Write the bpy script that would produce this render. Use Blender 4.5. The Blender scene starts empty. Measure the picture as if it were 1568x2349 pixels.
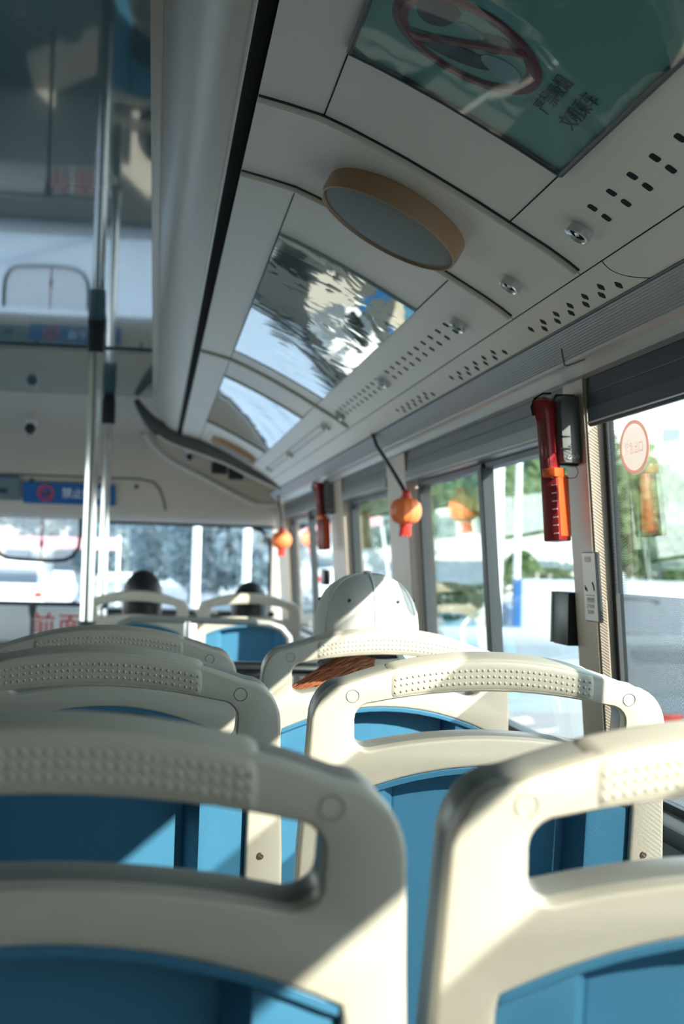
import bpy, bmesh, math, random
from mathutils import Vector, Matrix, Euler
from math import sin, cos, pi, radians
random.seed(7)
SC = bpy.context.scene
COL = SC.collection

# ------------------------------------------------------------------ materials
def lin(r, g, b):
    f = lambda c: c / 12.92 if c <= 0.04045 else ((c + 0.055) / 1.055) ** 2.4
    return (f(r / 255), f(g / 255), f(b / 255), 1)

def nodes_of(m):
    m.use_nodes = True
    nt = m.node_tree
    return nt, nt.nodes, nt.links

def mat(name, col, rough=0.5, metal=0.0, spec=0.5, bump=0.0, bscale=200.0, var=0.06, vscale=9.0, coat=0.0, emit=None, estr=0.0, sub=0.0):
    m = bpy.data.materials.new(name)
    nt, N, L = nodes_of(m)
    p = N['Principled BSDF']
    tc = N.new('ShaderNodeTexCoord')
    n = N.new('ShaderNodeTexNoise'); n.inputs['Scale'].default_value = vscale; n.inputs['Detail'].default_value = 4
    L.new(tc.outputs['Object'], n.inputs['Vector'])
    mx = N.new('ShaderNodeMix'); mx.data_type = 'RGBA'
    c = col if len(col) == 4 else (*col, 1)
    mx.inputs[6].default_value = tuple(x * (1 - var) for x in c[:3]) + (1,)
    mx.inputs[7].default_value = tuple(min(1, x * (1 + var)) for x in c[:3]) + (1,)
    L.new(n.outputs['Fac'], mx.inputs[0]); L.new(mx.outputs[2], p.inputs['Base Color'])
    p.inputs['Roughness'].default_value = rough
    p.inputs['Metallic'].default_value = metal
    p.inputs['Specular IOR Level'].default_value = spec
    p.inputs['Coat Weight'].default_value = coat
    p.inputs['Coat Roughness'].default_value = 0.08
    if bump > 0:
        b = N.new('ShaderNodeBump'); b.inputs['Strength'].default_value = bump; b.inputs['Distance'].default_value = 0.002
        n2 = N.new('ShaderNodeTexNoise'); n2.inputs['Scale'].default_value = bscale; n2.inputs['Detail'].default_value = 3
        L.new(tc.outputs['Object'], n2.inputs['Vector'])
        L.new(n2.outputs['Fac'], b.inputs['Height']); L.new(b.outputs['Normal'], p.inputs['Normal'])
    if emit:
        p.inputs['Emission Color'].default_value = emit if len(emit) == 4 else (*emit, 1)
        p.inputs['Emission Strength'].default_value = estr
    return m

def glassy(name, tint=(0.93, 0.97, 0.96), f0=0.05, ripple=0.0, rscale=6.0, rough=0.0, haze=0.0, hazecol=(0.8, 0.8, 0.8)):
    """thin clear sheet: lets light straight through and mirrors more at grazing angles"""
    m = bpy.data.materials.new(name)
    nt, N, L = nodes_of(m)
    N.remove(N['Principled BSDF'])
    out = N['Material Output']
    tr = N.new('ShaderNodeBsdfTransparent'); tr.inputs[0].default_value = (*tint, 1)
    gl = N.new('ShaderNodeBsdfGlossy'); gl.inputs['Roughness'].default_value = rough; gl.inputs[0].default_value = (1, 1, 1, 1)
    lw = N.new('ShaderNodeLayerWeight'); lw.inputs['Blend'].default_value = 0.5
    pw = N.new('ShaderNodeMath'); pw.operation = 'POWER'; pw.inputs[1].default_value = 5
    L.new(lw.outputs['Facing'], pw.inputs[0])
    ml = N.new('ShaderNodeMath'); ml.operation = 'MULTIPLY_ADD'; ml.inputs[1].default_value = 1 - f0; ml.inputs[2].default_value = f0
    L.new(pw.outputs[0], ml.inputs[0])
    mx = N.new('ShaderNodeMixShader'); L.new(ml.outputs[0], mx.inputs[0])
    src = tr
    if haze > 0:
        df = N.new('ShaderNodeBsdfDiffuse'); df.inputs[0].default_value = (*hazecol, 1)
        m2 = N.new('ShaderNodeMixShader'); m2.inputs[0].default_value = haze
        L.new(tr.outputs[0], m2.inputs[1]); L.new(df.outputs[0], m2.inputs[2]); src = m2
    L.new(src.outputs[0], mx.inputs[1]); L.new(gl.outputs[0], mx.inputs[2])
    L.new(mx.outputs[0], out.inputs[0])
    if ripple > 0:
        tc = N.new('ShaderNodeTexCoord')
        n = N.new('ShaderNodeTexNoise'); n.inputs['Scale'].default_value = rscale; n.inputs['Detail'].default_value = 3; n.inputs['Distortion'].default_value = 0.8
        L.new(tc.outputs['Object'], n.inputs['Vector'])
        b = N.new('ShaderNodeBump'); b.inputs['Strength'].default_value = ripple; b.inputs['Distance'].default_value = 0.02
        L.new(n.outputs['Fac'], b.inputs['Height']); L.new(b.outputs['Normal'], gl.inputs['Normal'])
    return m

def dotfilm(name, col, py, pz, thr, invert=False, grad=None):
    """film printed or punched with a staggered dot grid in the y-z plane; holes where the dot field passes thr"""
    m = bpy.data.materials.new(name)
    nt, N, L = nodes_of(m)
    p = N['Principled BSDF']; p.inputs['Base Color'].default_value = (*col, 1); p.inputs['Roughness'].default_value = 0.6
    out = N['Material Output']
    tc = N.new('ShaderNodeTexCoord'); sp = N.new('ShaderNodeSeparateXYZ'); L.new(tc.outputs['Object'], sp.inputs[0])
    def M(op, a, b=None, c=None):
        n = N.new('ShaderNodeMath'); n.operation = op
        for i, v in enumerate((a, b, c)):
            if v is None: continue
            if isinstance(v, (int, float)): n.inputs[i].default_value = v
            else: L.new(v, n.inputs[i])
        return n.outputs[0]
    cy = M('COSINE', M('MULTIPLY', sp.outputs['Y'], 2 * pi / py))
    cz = M('COSINE', M('MULTIPLY', sp.outputs['Z'], 2 * pi / pz))
    f = M('MULTIPLY', cy, cz)
    if grad:      # opaque dots shrink away from the pane's edge
        ztop, yend, width = grad
        da = M('SUBTRACT', ztop, sp.outputs['Z']); db = M('SUBTRACT', yend, sp.outputs['Y'])
        d = M('SMOOTH_MIN', M('DIVIDE', da, width), M('DIVIDE', db, width * 2.6), 0.35)
        t = M('MULTIPLY_ADD', d, 0.9, 0.02)
        op = M('GREATER_THAN', f, t)
    else:
        op = M('LESS_THAN', f, thr)
    tr = N.new('ShaderNodeBsdfTransparent')
    mx = N.new('ShaderNodeMixShader'); L.new(op, mx.inputs[0]); L.new(tr.outputs[0], mx.inputs[1]); L.new(p.outputs[0], mx.inputs[2])
    L.new(mx.outputs[0], out.inputs[0])
    return m

def translucent(name, col, a=0.55):
    m = bpy.data.materials.new(name)
    nt, N, L = nodes_of(m)
    p = N['Principled BSDF']; N.remove(p)
    out = N['Material Output']
    d = N.new('ShaderNodeBsdfDiffuse'); d.inputs[0].default_value = (*col, 1)
    t = N.new('ShaderNodeBsdfTranslucent'); t.inputs[0].default_value = (*col, 1)
    x = N.new('ShaderNodeMixShader'); x.inputs[0].default_value = 0.6; L.new(d.outputs[0], x.inputs[1]); L.new(t.outputs[0], x.inputs[2])
    tr = N.new('ShaderNodeBsdfTransparent')
    y = N.new('ShaderNodeMixShader'); y.inputs[0].default_value = a; L.new(tr.outputs[0], y.inputs[1]); L.new(x.outputs[0], y.inputs[2])
    L.new(y.outputs[0], out.inputs[0])
    return m
M = {}
M['beige'] = mat('seat_beige_plastic', (0.60, 0.565, 0.475), 0.42, bump=0.12, bscale=900, var=0.02)
M['greyshell'] = mat('seat_grey_shell', (0.30, 0.31, 0.29), 0.32, var=0.04)
M['blue'] = mat('seat_blue_plastic', (0.06, 0.22, 0.375), 0.38, bump=0.06, bscale=700, var=0.03)
M['screw'] = mat('screw_steel', (0.45, 0.36, 0.30), 0.35, metal=0.9)
M['dark'] = mat('black_plastic', (0.012, 0.018, 0.022), 0.4)
M['hole'] = mat('hole_black', (0.004, 0.006, 0.008), 0.9)
M['chrome'] = mat('pole_steel', (0.72, 0.73, 0.72), 0.16, metal=1.0, var=0.02)
M['nozzle'] = mat('nozzle_satin', (0.72, 0.73, 0.72), 0.28, metal=0.55, var=0.02)
M['rail'] = mat('rail_grey', (0.40, 0.41, 0.40), 0.3, metal=0.4)
M['joint'] = mat('joint_grey_plastic', (0.055, 0.07, 0.075), 0.45)
M['ceil'] = mat('ceiling_gloss', (0.09, 0.19, 0.225), 0.035, spec=0.75, var=0.04, vscale=2, coat=0.4)
M['panel'] = mat('ceiling_panel_grey', (0.76, 0.705, 0.61), 0.36, bump=0.05, bscale=500, var=0.03, vscale=3)
M['frontp'] = mat('front_header_panel', (0.50, 0.44, 0.365), 0.42, var=0.03)
M['duct'] = mat('duct_satin', (0.68, 0.60, 0.49), 0.32, var=0.05, vscale=3)
M['cornice'] = mat('cornice_satin', (0.55, 0.53, 0.49), 0.28, var=0.04)
M['wallp'] = mat('wall_panel', (0.46, 0.45, 0.42), 0.5, var=0.05)
M['walldark'] = mat('wall_panel_dark', (0.16, 0.16, 0.15), 0.5, var=0.05)
M['pillar'] = mat('pillar_beige_vinyl', (0.45, 0.375, 0.295), 0.42, bump=0.1, bscale=900, var=0.05)
M['frame'] = mat('window_frame_grey', (0.12, 0.125, 0.125), 0.35, var=0.05)
M['header'] = mat('header_board', (0.11, 0.115, 0.118), 0.4, var=0.06)
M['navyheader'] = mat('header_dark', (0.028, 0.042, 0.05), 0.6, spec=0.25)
M['gasket'] = mat('gasket_rubber', (0.012, 0.02, 0.026), 0.5)
M['glass'] = glassy('window_glass', (0.93, 0.97, 0.96), 0.045)
M['screen'] = glassy('windscreen_glass', (0.90, 0.95, 0.96), 0.04)
M['pfilm'] = glassy('poster_clear_film', (0.95, 0.98, 0.97), 0.05, ripple=0.03, rscale=4.0)
M['pfilm2'] = glassy('poster_crinkled_film', (0.93, 0.97, 0.97), 0.22, ripple=0.06, rscale=5.0)
M['pfilm3'] = glassy('poster_flat_film', (0.95, 0.98, 0.97), 0.25, ripple=0.015, rscale=3)
M['teal'] = mat('poster_teal_print', (0.17, 0.42, 0.40), 0.5, var=0.12, vscale=4)
M['greyteal'] = mat('poster_grey_teal_print', (0.26, 0.34, 0.34), 0.5, var=0.25, vscale=7)
M['white'] = mat('white_paper', (0.80, 0.80, 0.78), 0.5, var=0.02)
M['red'] = mat('red_print', (0.36, 0.05, 0.07), 0.5)
M['navy'] = mat('navy_print', (0.012, 0.035, 0.075), 0.5)
M['paleblue'] = mat('pale_blue_print', (0.30, 0.45, 0.52), 0.5)
M['tan'] = mat('speaker_tan_rim', (0.44, 0.27, 0.15), 0.45, var=0.05)
M['archgrey'] = mat('arch_trim_grey', (0.10, 0.105, 0.10), 0.5)
M['ribwhite'] = mat('pale_moulding', (0.62, 0.60, 0.55), 0.45)
M['gold'] = mat('seam_moulding', (0.74, 0.66, 0.53), 0.35, bump=0.3, bscale=120)
M['hamred'] = mat('hammer_red', (0.24, 0.018, 0.022), 0.32, var=0.05)
M['hamdark'] = mat('hammer_dark_red', (0.20, 0.035, 0.035), 0.4)
M['hamorange'] = mat('hammer_orange', (0.80, 0.12, 0.03), 0.35)
M['holder'] = mat('holder_grey', (0.17, 0.19, 0.19), 0.4)
M['lantern'] = mat('lantern_orange', (0.85, 0.20, 0.055), 0.45, var=0.1)
M['lanternred'] = mat('lantern_red', (0.60, 0.035, 0.02), 0.5)
M['signblue'] = mat('sign_blue', (0.008, 0.10, 0.30), 0.4)
M['signgrey'] = mat('sign_grey', (0.12, 0.17, 0.17), 0.4)
M['hair'] = mat('black_hair', (0.012, 0.013, 0.016), 0.45, bump=0.6, bscale=160)
M['brownhair'] = mat('red_brown_hair', (0.30, 0.105, 0.05), 0.38, var=0.5, vscale=60, bump=0.3, bscale=300)
M['skin'] = mat('skin', (0.55, 0.30, 0.21), 0.5)
M['cap'] = mat('white_cap_cotton', (0.72, 0.74, 0.70), 0.85, bump=0.25, bscale=600, var=0.03)
M['mask'] = mat('white_mask', (0.75, 0.77, 0.76), 0.8)
M['jacket'] = mat('dark_jacket', (0.03, 0.035, 0.045), 0.8, var=0.2)
M['jacket2'] = mat('grey_jacket', (0.10, 0.11, 0.13), 0.8, var=0.2)
M['trouser'] = mat('dark_trousers', (0.02, 0.025, 0.04), 0.85)
M['floor'] = mat('floor_vinyl', (0.12, 0.115, 0.105), 0.55, var=0.3, vscale=60)
M['tree'] = translucent('tree_leaves', (0.20, 0.29, 0.14), 1.0)
M['tree2'] = translucent('tree_leaves_hazed', (0.36, 0.43, 0.46), 1.0)  # distance haze and outdoor glare put into the leaf colour
M['bark'] = mat('bark', (0.10, 0.075, 0.055), 0.9)
M['asphalt'] = mat('asphalt', (0.20, 0.22, 0.26), 0.8, var=0.2, vscale=2)
M['paving'] = mat('paving', (0.40, 0.40, 0.39), 0.8, var=0.1, vscale=1)
M['whitepaint'] = mat('white_paint', (0.80, 0.82, 0.84), 0.5)
M['carwhite'] = mat('car_white', (0.75, 0.77, 0.80), 0.25, coat=0.5)
M['carblue'] = mat('car_blue', (0.06, 0.14, 0.32), 0.25, coat=0.5)
M['cargrey'] = mat('car_grey', (0.22, 0.24, 0.26), 0.25, coat=0.5)
M['carglass'] = mat('car_glass', (0.16, 0.19, 0.22), 0.08)
M['rubber'] = mat('tyre', (0.02, 0.02, 0.02), 0.8)
M['build1'] = mat('facade_pale', (0.62, 0.60, 0.57), 0.8)
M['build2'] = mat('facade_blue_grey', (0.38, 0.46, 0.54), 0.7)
M['banner'] = mat('banner_red', (0.80, 0.40, 0.42), 0.7)
M['orange'] = mat('orange_sign', (0.75, 0.25, 0.10), 0.6)
M['film'] = dotfilm('perforated_film', (0.02, 0.025, 0.03), 0.0044, 0.0054, -0.06)
M['film0'] = dotfilm('perforated_film_rear', (0.03, 0.035, 0.04), 0.0036, 0.0042, -0.08)
M['sticker'] = None

def wave_panel():
    m = mat('cornice_ribbed', (0.33, 0.34, 0.34), 0.38)
    nt, N, L = nodes_of(m)
    p = N['Principled BSDF']
    tc = N.new('ShaderNodeTexCoord'); sp = N.new('ShaderNodeSeparateXYZ'); L.new(tc.outputs['Object'], sp.inputs[0])
    a = N.new('ShaderNodeMath'); a.operation = 'MULTIPLY'; a.inputs[1].default_value = 2 * pi / 0.0030; L.new(sp.outputs['Z'], a.inputs[0])
    s = N.new('ShaderNodeMath'); s.operation = 'SINE'; L.new(a.outputs[0], s.inputs[0])
    b = N.new('ShaderNodeBump'); b.inputs['Strength'].default_value = 0.5; b.inputs['Distance'].default_value = 0.0008
    L.new(s.outputs[0], b.inputs['Height']); L.new(b.outputs['Normal'], p.inputs['Normal'])
    return m
M['ribbed'] = wave_panel()

def mesh_cloth():
    m = mat('speaker_mesh', (0.10, 0.12, 0.13), 0.55)
    nt, N, L = nodes_of(m)
    p = N['Principled BSDF']
    tc = N.new('ShaderNodeTexCoord'); sp = N.new('ShaderNodeSeparateXYZ'); L.new(tc.outputs['Object'], sp.inputs[0])
    def mm(op, a, b=None):
        n = N.new('ShaderNodeMath'); n.operation = op
        for i, v in enumerate((a, b)):
            if v is None: continue
            if isinstance(v, (int, float)): n.inputs[i].default_value = v
            else: L.new(v, n.inputs[i])
        return n.outputs[0]
    f = mm('MULTIPLY', mm('COSINE', mm('MULTIPLY', sp.outputs['Y'], 2 * pi / 0.005)), mm('COSINE', mm('MULTIPLY', sp.outputs['X'], 2 * pi / 0.0045)))
    g = mm('GREATER_THAN', f, 0.12)
    mx = N.new('ShaderNodeMix'); mx.data_type = 'RGBA'; mx.inputs[6].default_value = (0.30, 0.31, 0.30, 1); mx.inputs[7].default_value = (0.05, 0.065, 0.07, 1)
    L.new(g, mx.inputs[0]); L.new(mx.outputs[2], p.inputs['Base Color'])
    return m
M['spkmesh'] = mesh_cloth()

M['sticker'] = translucent('oval_sticker_vinyl', (0.62, 0.52, 0.47), 0.72)
M['stickred'] = translucent('oval_sticker_red', (0.85, 0.36, 0.26), 0.5)
M['visor'] = translucent('visor_tint', (0.75, 0.72, 0.74), 0.25)

# ------------------------------------------------------------------ mesh helpers
def wloc(o):
    v = Vector((0, 0, 0))
    while o:
        v = v + Vector(o.location); o = o.parent
    return v

class MB:
    def __init__(s): s.bm = bmesh.new()
    def add(s, verts, faces):
        vs = [s.bm.verts.new(v) for v in verts]
        for f in faces:
            try: s.bm.faces.new([vs[i] for i in f])
            except ValueError: pass
        return vs
    def merge(s, bm2, mx=None):
        me = bpy.data.meshes.new('t'); bm2.to_mesh(me); bm2.free()
        if mx: me.transform(mx)
        s.bm.from_mesh(me); bpy.data.meshes.remove(me)
    def box(s, c, d, bev=0.0, rot=None, seg=2):
        b = bmesh.new(); bmesh.ops.create_cube(b, size=1)
        for v in b.verts: v.co = Vector((v.co.x * d[0], v.co.y * d[1], v.co.z * d[2]))
        if bev > 0: bmesh.ops.bevel(b, geom=b.edges[:] + b.verts[:], offset=min(bev, min(d) * 0.49), segments=seg, affect='EDGES', profile=0.5)
        mx = Matrix.Translation(Vector(c))
        if rot: mx = mx @ Euler(rot).to_matrix().to_4x4()
        s.merge(b, mx); return s
    def cyl(s, a, b, r, r2=None, n=20, cap=True):
        a = Vector(a); b = Vector(b); r2 = r if r2 is None else r2
        q = bmesh.new(); bmesh.ops.create_cone(q, cap_ends=cap, segments=n, radius1=r, radius2=r2, depth=(b - a).length)
        mx = Matrix.Translation((a + b) / 2) @ (b - a).to_track_quat('Z', 'Y').to_matrix().to_4x4()
        s.merge(q, mx); return s
    def sph(s, c, r, sc=(1, 1, 1), u=20, v=14, rot=None):
        q = bmesh.new(); bmesh.ops.create_uvsphere(q, u_segments=u, v_segments=v, radius=r)
        mx = Matrix.Translation(Vector(c))
        if rot: mx = mx @ Euler(rot).to_matrix().to_4x4()
        mx = mx @ Matrix.Diagonal((*sc, 1))
        s.merge(q, mx); return s
    def tube(s, pts, r, n=12, cap=True, flat=None):
        pts = [Vector(p) for p in pts]; rings = []
        up = None
        for i, p in enumerate(pts):
            t = (pts[min(i + 1, len(pts) - 1)] - pts[max(i - 1, 0)]).normalized()
            if up is None:
                up = Vector((0, 0, 1)) if abs(t.z) < 0.9 else Vector((1, 0, 0))
            sd = t.cross(up).normalized(); up = sd.cross(t).normalized()
            rr = r[i] if isinstance(r, (list, tuple)) else r
            a, b = (rr, rr) if flat is None else (rr * flat[0], rr * flat[1])
            rings.append([p + sd * (a * cos(2 * pi * k / n)) + up * (b * sin(2 * pi * k / n)) for k in range(n)])
        base = []
        for rg in rings: base.append([s.bm.verts.new(v) for v in rg])
        for i in range(len(base) - 1):
            for k in range(n): s.bm.faces.new((base[i][k], base[i][(k + 1) % n], base[i + 1][(k + 1) % n], base[i + 1][k]))
        if cap:
            s.bm.faces.new(base[0][::-1]); s.bm.faces.new(base[-1])
        return s
    def loft(s, rings, closed=True, cap=True):
        base = [[s.bm.verts.new(v) for v in rg] for rg in rings]
        n = len(base[0])
        for i in range(len(base) - 1):
            for k in range(n if closed else n - 1):
                s.bm.faces.new((base[i][k], base[i][(k + 1) % n], base[i + 1][(k + 1) % n], base[i + 1][k]))
        if cap and closed:
            s.bm.faces.new(base[0][::-1]); s.bm.faces.new(base[-1])
        return s
    def strip(s, prof, y0, y1, thick=0.006, nrm=None):
        """extrude an x-z profile along y as a sheet with thickness to the outside (up/right)"""
        pr = [Vector((x, 0, z)) for x, z in prof]; off = []
        for i, p in enumerate(pr):
            t = (pr[min(i + 1, len(pr) - 1)] - pr[max(i - 1, 0)]).normalized()
            off.append(p + Vector((-t.z, 0, t.x)) * thick)
        loop = pr + off[::-1]
        s.loft([[Vector((v.x, y, v.z)) for v in loop] for y in (y0, y1)])
        return s
    def prism(s, poly, f, cap=True):
        """poly: list of 2D points, f(a,b,t)->3D, t in 0..1"""
        s.loft([[f(a, b, t) for a, b in poly] for t in (0, 1)]); return s
    def build(s, name, m, parent=None, ang=38, at=None):
        bmesh.ops.remove_doubles(s.bm, verts=s.bm.verts, dist=1e-6)
        bmesh.ops.recalc_face_normals(s.bm, faces=s.bm.faces)
        for f in s.bm.faces: f.smooth = True
        for e in s.bm.edges:
            if len(e.link_faces) == 2 and e.calc_face_angle(0) > radians(ang): e.smooth = False
        me = bpy.data.meshes.new(name); s.bm.to_mesh(me); s.bm.free()
        me.materials.append(m)
        o = bpy.data.objects.new(name, me); COL.objects.link(o)
        if parent:
            me.transform(Matrix.Translation(-wloc(parent))); o.parent = parent
        elif at is not None:
            me.transform(Matrix.Translation(-Vector(at))); o.location = at
        return o

def link_mesh(name, me, m, parent=None):
    me.name = name; me.materials.clear(); me.materials.append(m)
    o = bpy.data.objects.new(name, me); COL.objects.link(o)
    if parent:
        me.transform(Matrix.Translation(-wloc(parent))); o.parent = parent
    return o

def evalmesh(ob):
    dg = bpy.context.evaluated_depsgraph_get(); dg.update()
    me = bpy.data.meshes.new_from_object(ob.evaluated_get(dg))
    d = ob.data; bpy.data.objects.remove(ob)
    return me

def textmesh(txt, size, extr=0.0004, align='CENTER', space=1.0, line=1.0):
    c = bpy.data.curves.new('txt', 'FONT'); c.body = txt; c.size = size; c.extrude = extr
    c.align_x = align; c.align_y = 'CENTER'; c.space_character = space; c.space_line = line
    o = bpy.data.objects.new('txt', c); COL.objects.link(o)
    return evalmesh(o)

def tag(o, label, cat, group=None):
    o['label'] = label; o['category'] = cat
    if group: o['group'] = group
    return o
def thing(name, loc, label, cat, group=None):
    o = bpy.data.objects.new(name, None); COL.objects.link(o); o.location = loc; o.empty_display_size = 0.05
    return tag(o, label, cat, group)
def struct(o):
    o['kind'] = 'structure'; return o
def dup(root, loc, label, group=None):
    r = root.copy(); COL.objects.link(r); r.location = loc; r['label'] = label
    if group: r['group'] = group
    for ch in root.children:
        c = ch.copy(); COL.objects.link(c); c.parent = r
        for g in ch.children:
            d = g.copy(); COL.objects.link(d); d.parent = c
    return r

# ------------------------------------------------------------------ cross section of the saloon (x to the right, y forward, z up; the eye is at z 1.10)
PROF = [(.126, 1.767), (.17, 1.7575), (.22, 1.745), (.26, 1.729), (.30, 1.711), (.345, 1.690), (.39, 1.667), (.445, 1.638), (.50, 1.607), (.56, 1.573), (.59, 1.554), (.612, 1.538)]
def zp(x):
    for (a, b), (c, d) in zip(PROF, PROF[1:]):
        if x <= c: return b + (d - b) * (x - a) / (c - a)
    return PROF[-1][1]
def nrm_at(x):       # downward normal of the side panel
    dz = (zp(x + .01) - zp(x - .01)) / .02
    return Vector((dz, 0, -1)).normalized()
def on_panel(x, y, h=0.0):
    n = nrm_at(x); return Vector((x, y, zp(x))) + n * h
def panel_frame(x, y, h=0.0):      # local x -> towards the rear, local y -> towards the aisle, local z -> down out of the panel
    n = nrm_at(x); ex = Vector((0, -1, 0)); ey = n.cross(ex).normalized()
    mx = Matrix((ex, ey, n)).transposed().to_4x4(); mx.translation = on_panel(x, y, h); return mx
def xg(z): return 0.785 + (1.36 - z) * 0.08       # window glass
def xpil(z): return 0.742 + (1.45 - z) * 0.085    # inner face of the pillars

FRONT = 8.5
FZ = -.12      # floor height
# centre ceiling
b = MB(); b.box((-0.55, 2.35, 1.985), (1.04, 9.7, .05)); struct(b.build('ceiling', M['ceil']))
b = MB(); b.box((-0.022, 2.35, 1.963), (0.024, 9.7, .012), .003); struct(b.build('trim_1', M['duct']))
b = MB(); b.box((-0.55, 5.55, 1.957), (1.03, .03, .008), .002); struct(b.build('trim_2', M['joint']))
# rounded duct edge
dp = []
P0, P1, P2, P3 = Vector((-.012, 1.958)), Vector((-.002, 1.86)), Vector((.03, 1.80)), Vector((.099, 1.78))
for i in range(17):
    t = i / 16; q = P0 * (1 - t) ** 3 + P1 * 3 * t * (1 - t) ** 2 + P2 * 3 * t * t * (1 - t) + P3 * t ** 3
    dp.append((q.x, q.y))
b = MB(); b.strip(dp, -2.4, 7.2, .006); struct(b.build('trim_3', M['duct'], ang=60))
b = MB(); b.box((.1005, 2.4, 1.7815), (.006, 9.6, .007), .002); struct(b.build('trim_4', M['cornice']))
b = MB(); b.box((.115, 2.4, 1.835), (.025, 9.6, .10)); struct(b.build('trim_5', M['hole']))     # black slot of the air duct

# side ceiling panels between the seams
SEAMS = [-2.4, 1.892, 2.265, 4.25, 7.2]
panels = []
k = 6
for i, (a, c) in enumerate(zip(SEAMS, SEAMS[1:])):
    b = MB(); b.strip(PROF, a + .002, c - .002, .008)
    o = struct(b.build('trim_%d' % k, M['panel'], ang=60)); k += 1; panels.append(o)
# thin joints round the hatch of each panel
def groove(parent, pts):
    b = MB(); b.tube(pts, .0011, n=6); b.build('joint_line', M['hole'], parent)
for q_, (o, (a, c)) in enumerate(zip(panels, zip(SEAMS, SEAMS[1:]))):
    for x in ((.222, .50) if q_ != 1 else ()):
        groove(o, [on_panel(x, a + .01, .0003), on_panel(x, c - .01, .0003)])
# curved mouldings over the seams
for y in (1.892, 2.265, 4.25):
    b = MB(); b.tube([on_panel(x / 1000, y, .0015) for x in range(127, 612, 12)], .0085, n=10, flat=(1, .8))
    struct(b.build('trim_%d' % k, M['gold'])); k += 1
    b = MB(); b.tube([on_panel(x / 1000, y - .0115, -.001) for x in range(127, 612, 12)], .0038, n=6)
    struct(b.build('trim_%d' % k, M['gasket'])); k += 1
# square blow holes
def sq(b, mx, s, rot=0.0, h=.0007, elong=1.0):
    n = 20; pts = []
    for i in range(n):
        a = 2 * pi * i / n + rot
        r = s / (abs(cos(a - rot)) ** 5 + abs(sin(a - rot)) ** 5) ** (1 / 5)
        pts.append((r * cos(a) * elong, r * sin(a)))
    vs = []
    for z in (-.0015, h): vs += [mx @ Vector((x, y, z)) for x, y in pts]
    b.add(vs, [list(range(n))[::-1], list(range(n, 2 * n))] + [[i, (i + 1) % n, n + (i + 1) % n, n + i] for i in range(n)])
def hole_rows(parent, y0, y1, pitch, skip=()):
    b = MB(); y = y0
    while y < y1:
        for x in (.555, .5745):
            if all(abs(y - s) > .04 for s in skip): sq(b, panel_frame(x, y), .0068, 0.0)
        y += pitch
    b.build('blow_holes', M['hole'], parent)
hole_rows(panels[0], .42, 1.70, .0735)
hole_rows(panels[2], 2.557, 4.17, .0745, (3.334,))
hole_rows(panels[3], 4.62, 6.9, .0745, (4.5, 5.72))

# lower sloping panel with slanted slots, ribbed cornice, ledge
b = MB(); b.strip([(.613, 1.5385), (.64, 1.5185), (.662, 1.503)], -2.4, 7.2, .006); low = struct(b.build('trim_%d' % k, M['panel'])); k += 1
n_low = Vector((-.582, 0, -.813)).normalized()
def low_frame(x, y):
    ex = Vector((0, -1, 0)); ey = n_low.cross(ex).normalized()
    mx = Matrix((ex, ey, n_low)).transposed().to_4x4(); mx.translation = Vector((x, y, 1.5385 - (x - .613) * .7245)); return mx
b = MB()
for g0 in (.95, 1.83, 2.46, 3.12):
    for i in range(6):
        y = g0 + i * .0735
        sq(b, low_frame(.650, y), .0062, pi / 4, elong=1.25); sq(b, low_frame(.6405, y + .05), .0062, pi / 4, elong=1.25)
b.build('blow_holes', M['hole'], low)
groove(low, [(.613, -2.3, 1.5378), (.613, 7.1, 1.5378)])
b = MB(); b.tube([(.614 + .05 * t, 1.80 - .12 * t * t + .05 * t, 1.538 - .036 * t - .0003) for t in [i / 10 for i in range(11)]], .0009, n=6); b.build('joint_line', M['hole'], low)
b = MB(); b.strip([(.664, 1.501), (.676, 1.4895), (.690, 1.478), (.706, 1.466)], -2.4, 7.9, .006); c_ = struct(b.build('trim_%d' % k, M['ribbed'])); k += 1
b = MB(); b.tube([(.663, -2.4, 1.5015), (.663, 7.9, 1.5015)], .0025, n=8); b.build('joint_line', M['gasket'], c_)
b = MB()
rp = [(.706, 1.466), (.708, 1.4625), (.712, 1.4605), (.717, 1.458), (.727, 1.443), (.729, 1.440), (.735, 1.440), (.75, 1.44)]
b.strip(rp, -2.4, 7.9, .006); struct(b.build('trim_%d' % k, M['cornice'], ang=50)); k += 1
# joint in the ribbed cornice above the near pillar
b = MB(); b.tube([(.686, 2.215, 1.4805), (.697, 2.243, 1.4725), (.7055, 2.262, 1.4655), (.7085, 2.268, 1.4615), (.7118, 2.262, 1.4600), (.7135, 2.23, 1.4590), (.7145, 2.175, 1.4583)], .0012, n=6); b.build('joint_line', M['gasket'], c_)

# ------------------------------------------------------------------ right side wall
def wall_slab(b, y0, y1, z0, z1, x0f, x1f, bev=0.0):
    vs = []
    for y in (y0, y1):
        for z in (z0, z1):
            vs += [Vector((x0f(z), y, z)), Vector((x1f(z), y, z))]
    b.add(vs, [(0, 1, 3, 2), (4, 6, 7, 5), (0, 4, 5, 1), (2, 3, 7, 6), (0, 2, 6, 4), (1, 5, 7, 3)])
    if bev: bmesh.ops.bevel(b.bm, geom=b.bm.edges[:], offset=bev, segments=2, affect='EDGES')
SILL = .70
b = MB(); wall_slab(b, -2.4, 8.6, FZ - .06, SILL, lambda z: xg(z) - .03, lambda z: xg(z) + .06)
wall_slab(b, -2.4, 8.6, 1.452, 2.02, lambda z: .757, lambda z: .80)
struct(b.build('wall_right', M['wallp']))
b = MB(); b.box((xg(SILL) - .02, 3.1, SILL), (.07, 11, .03), .008); struct(b.build('trim_%d' % k, M['frame'])); k += 1

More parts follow.
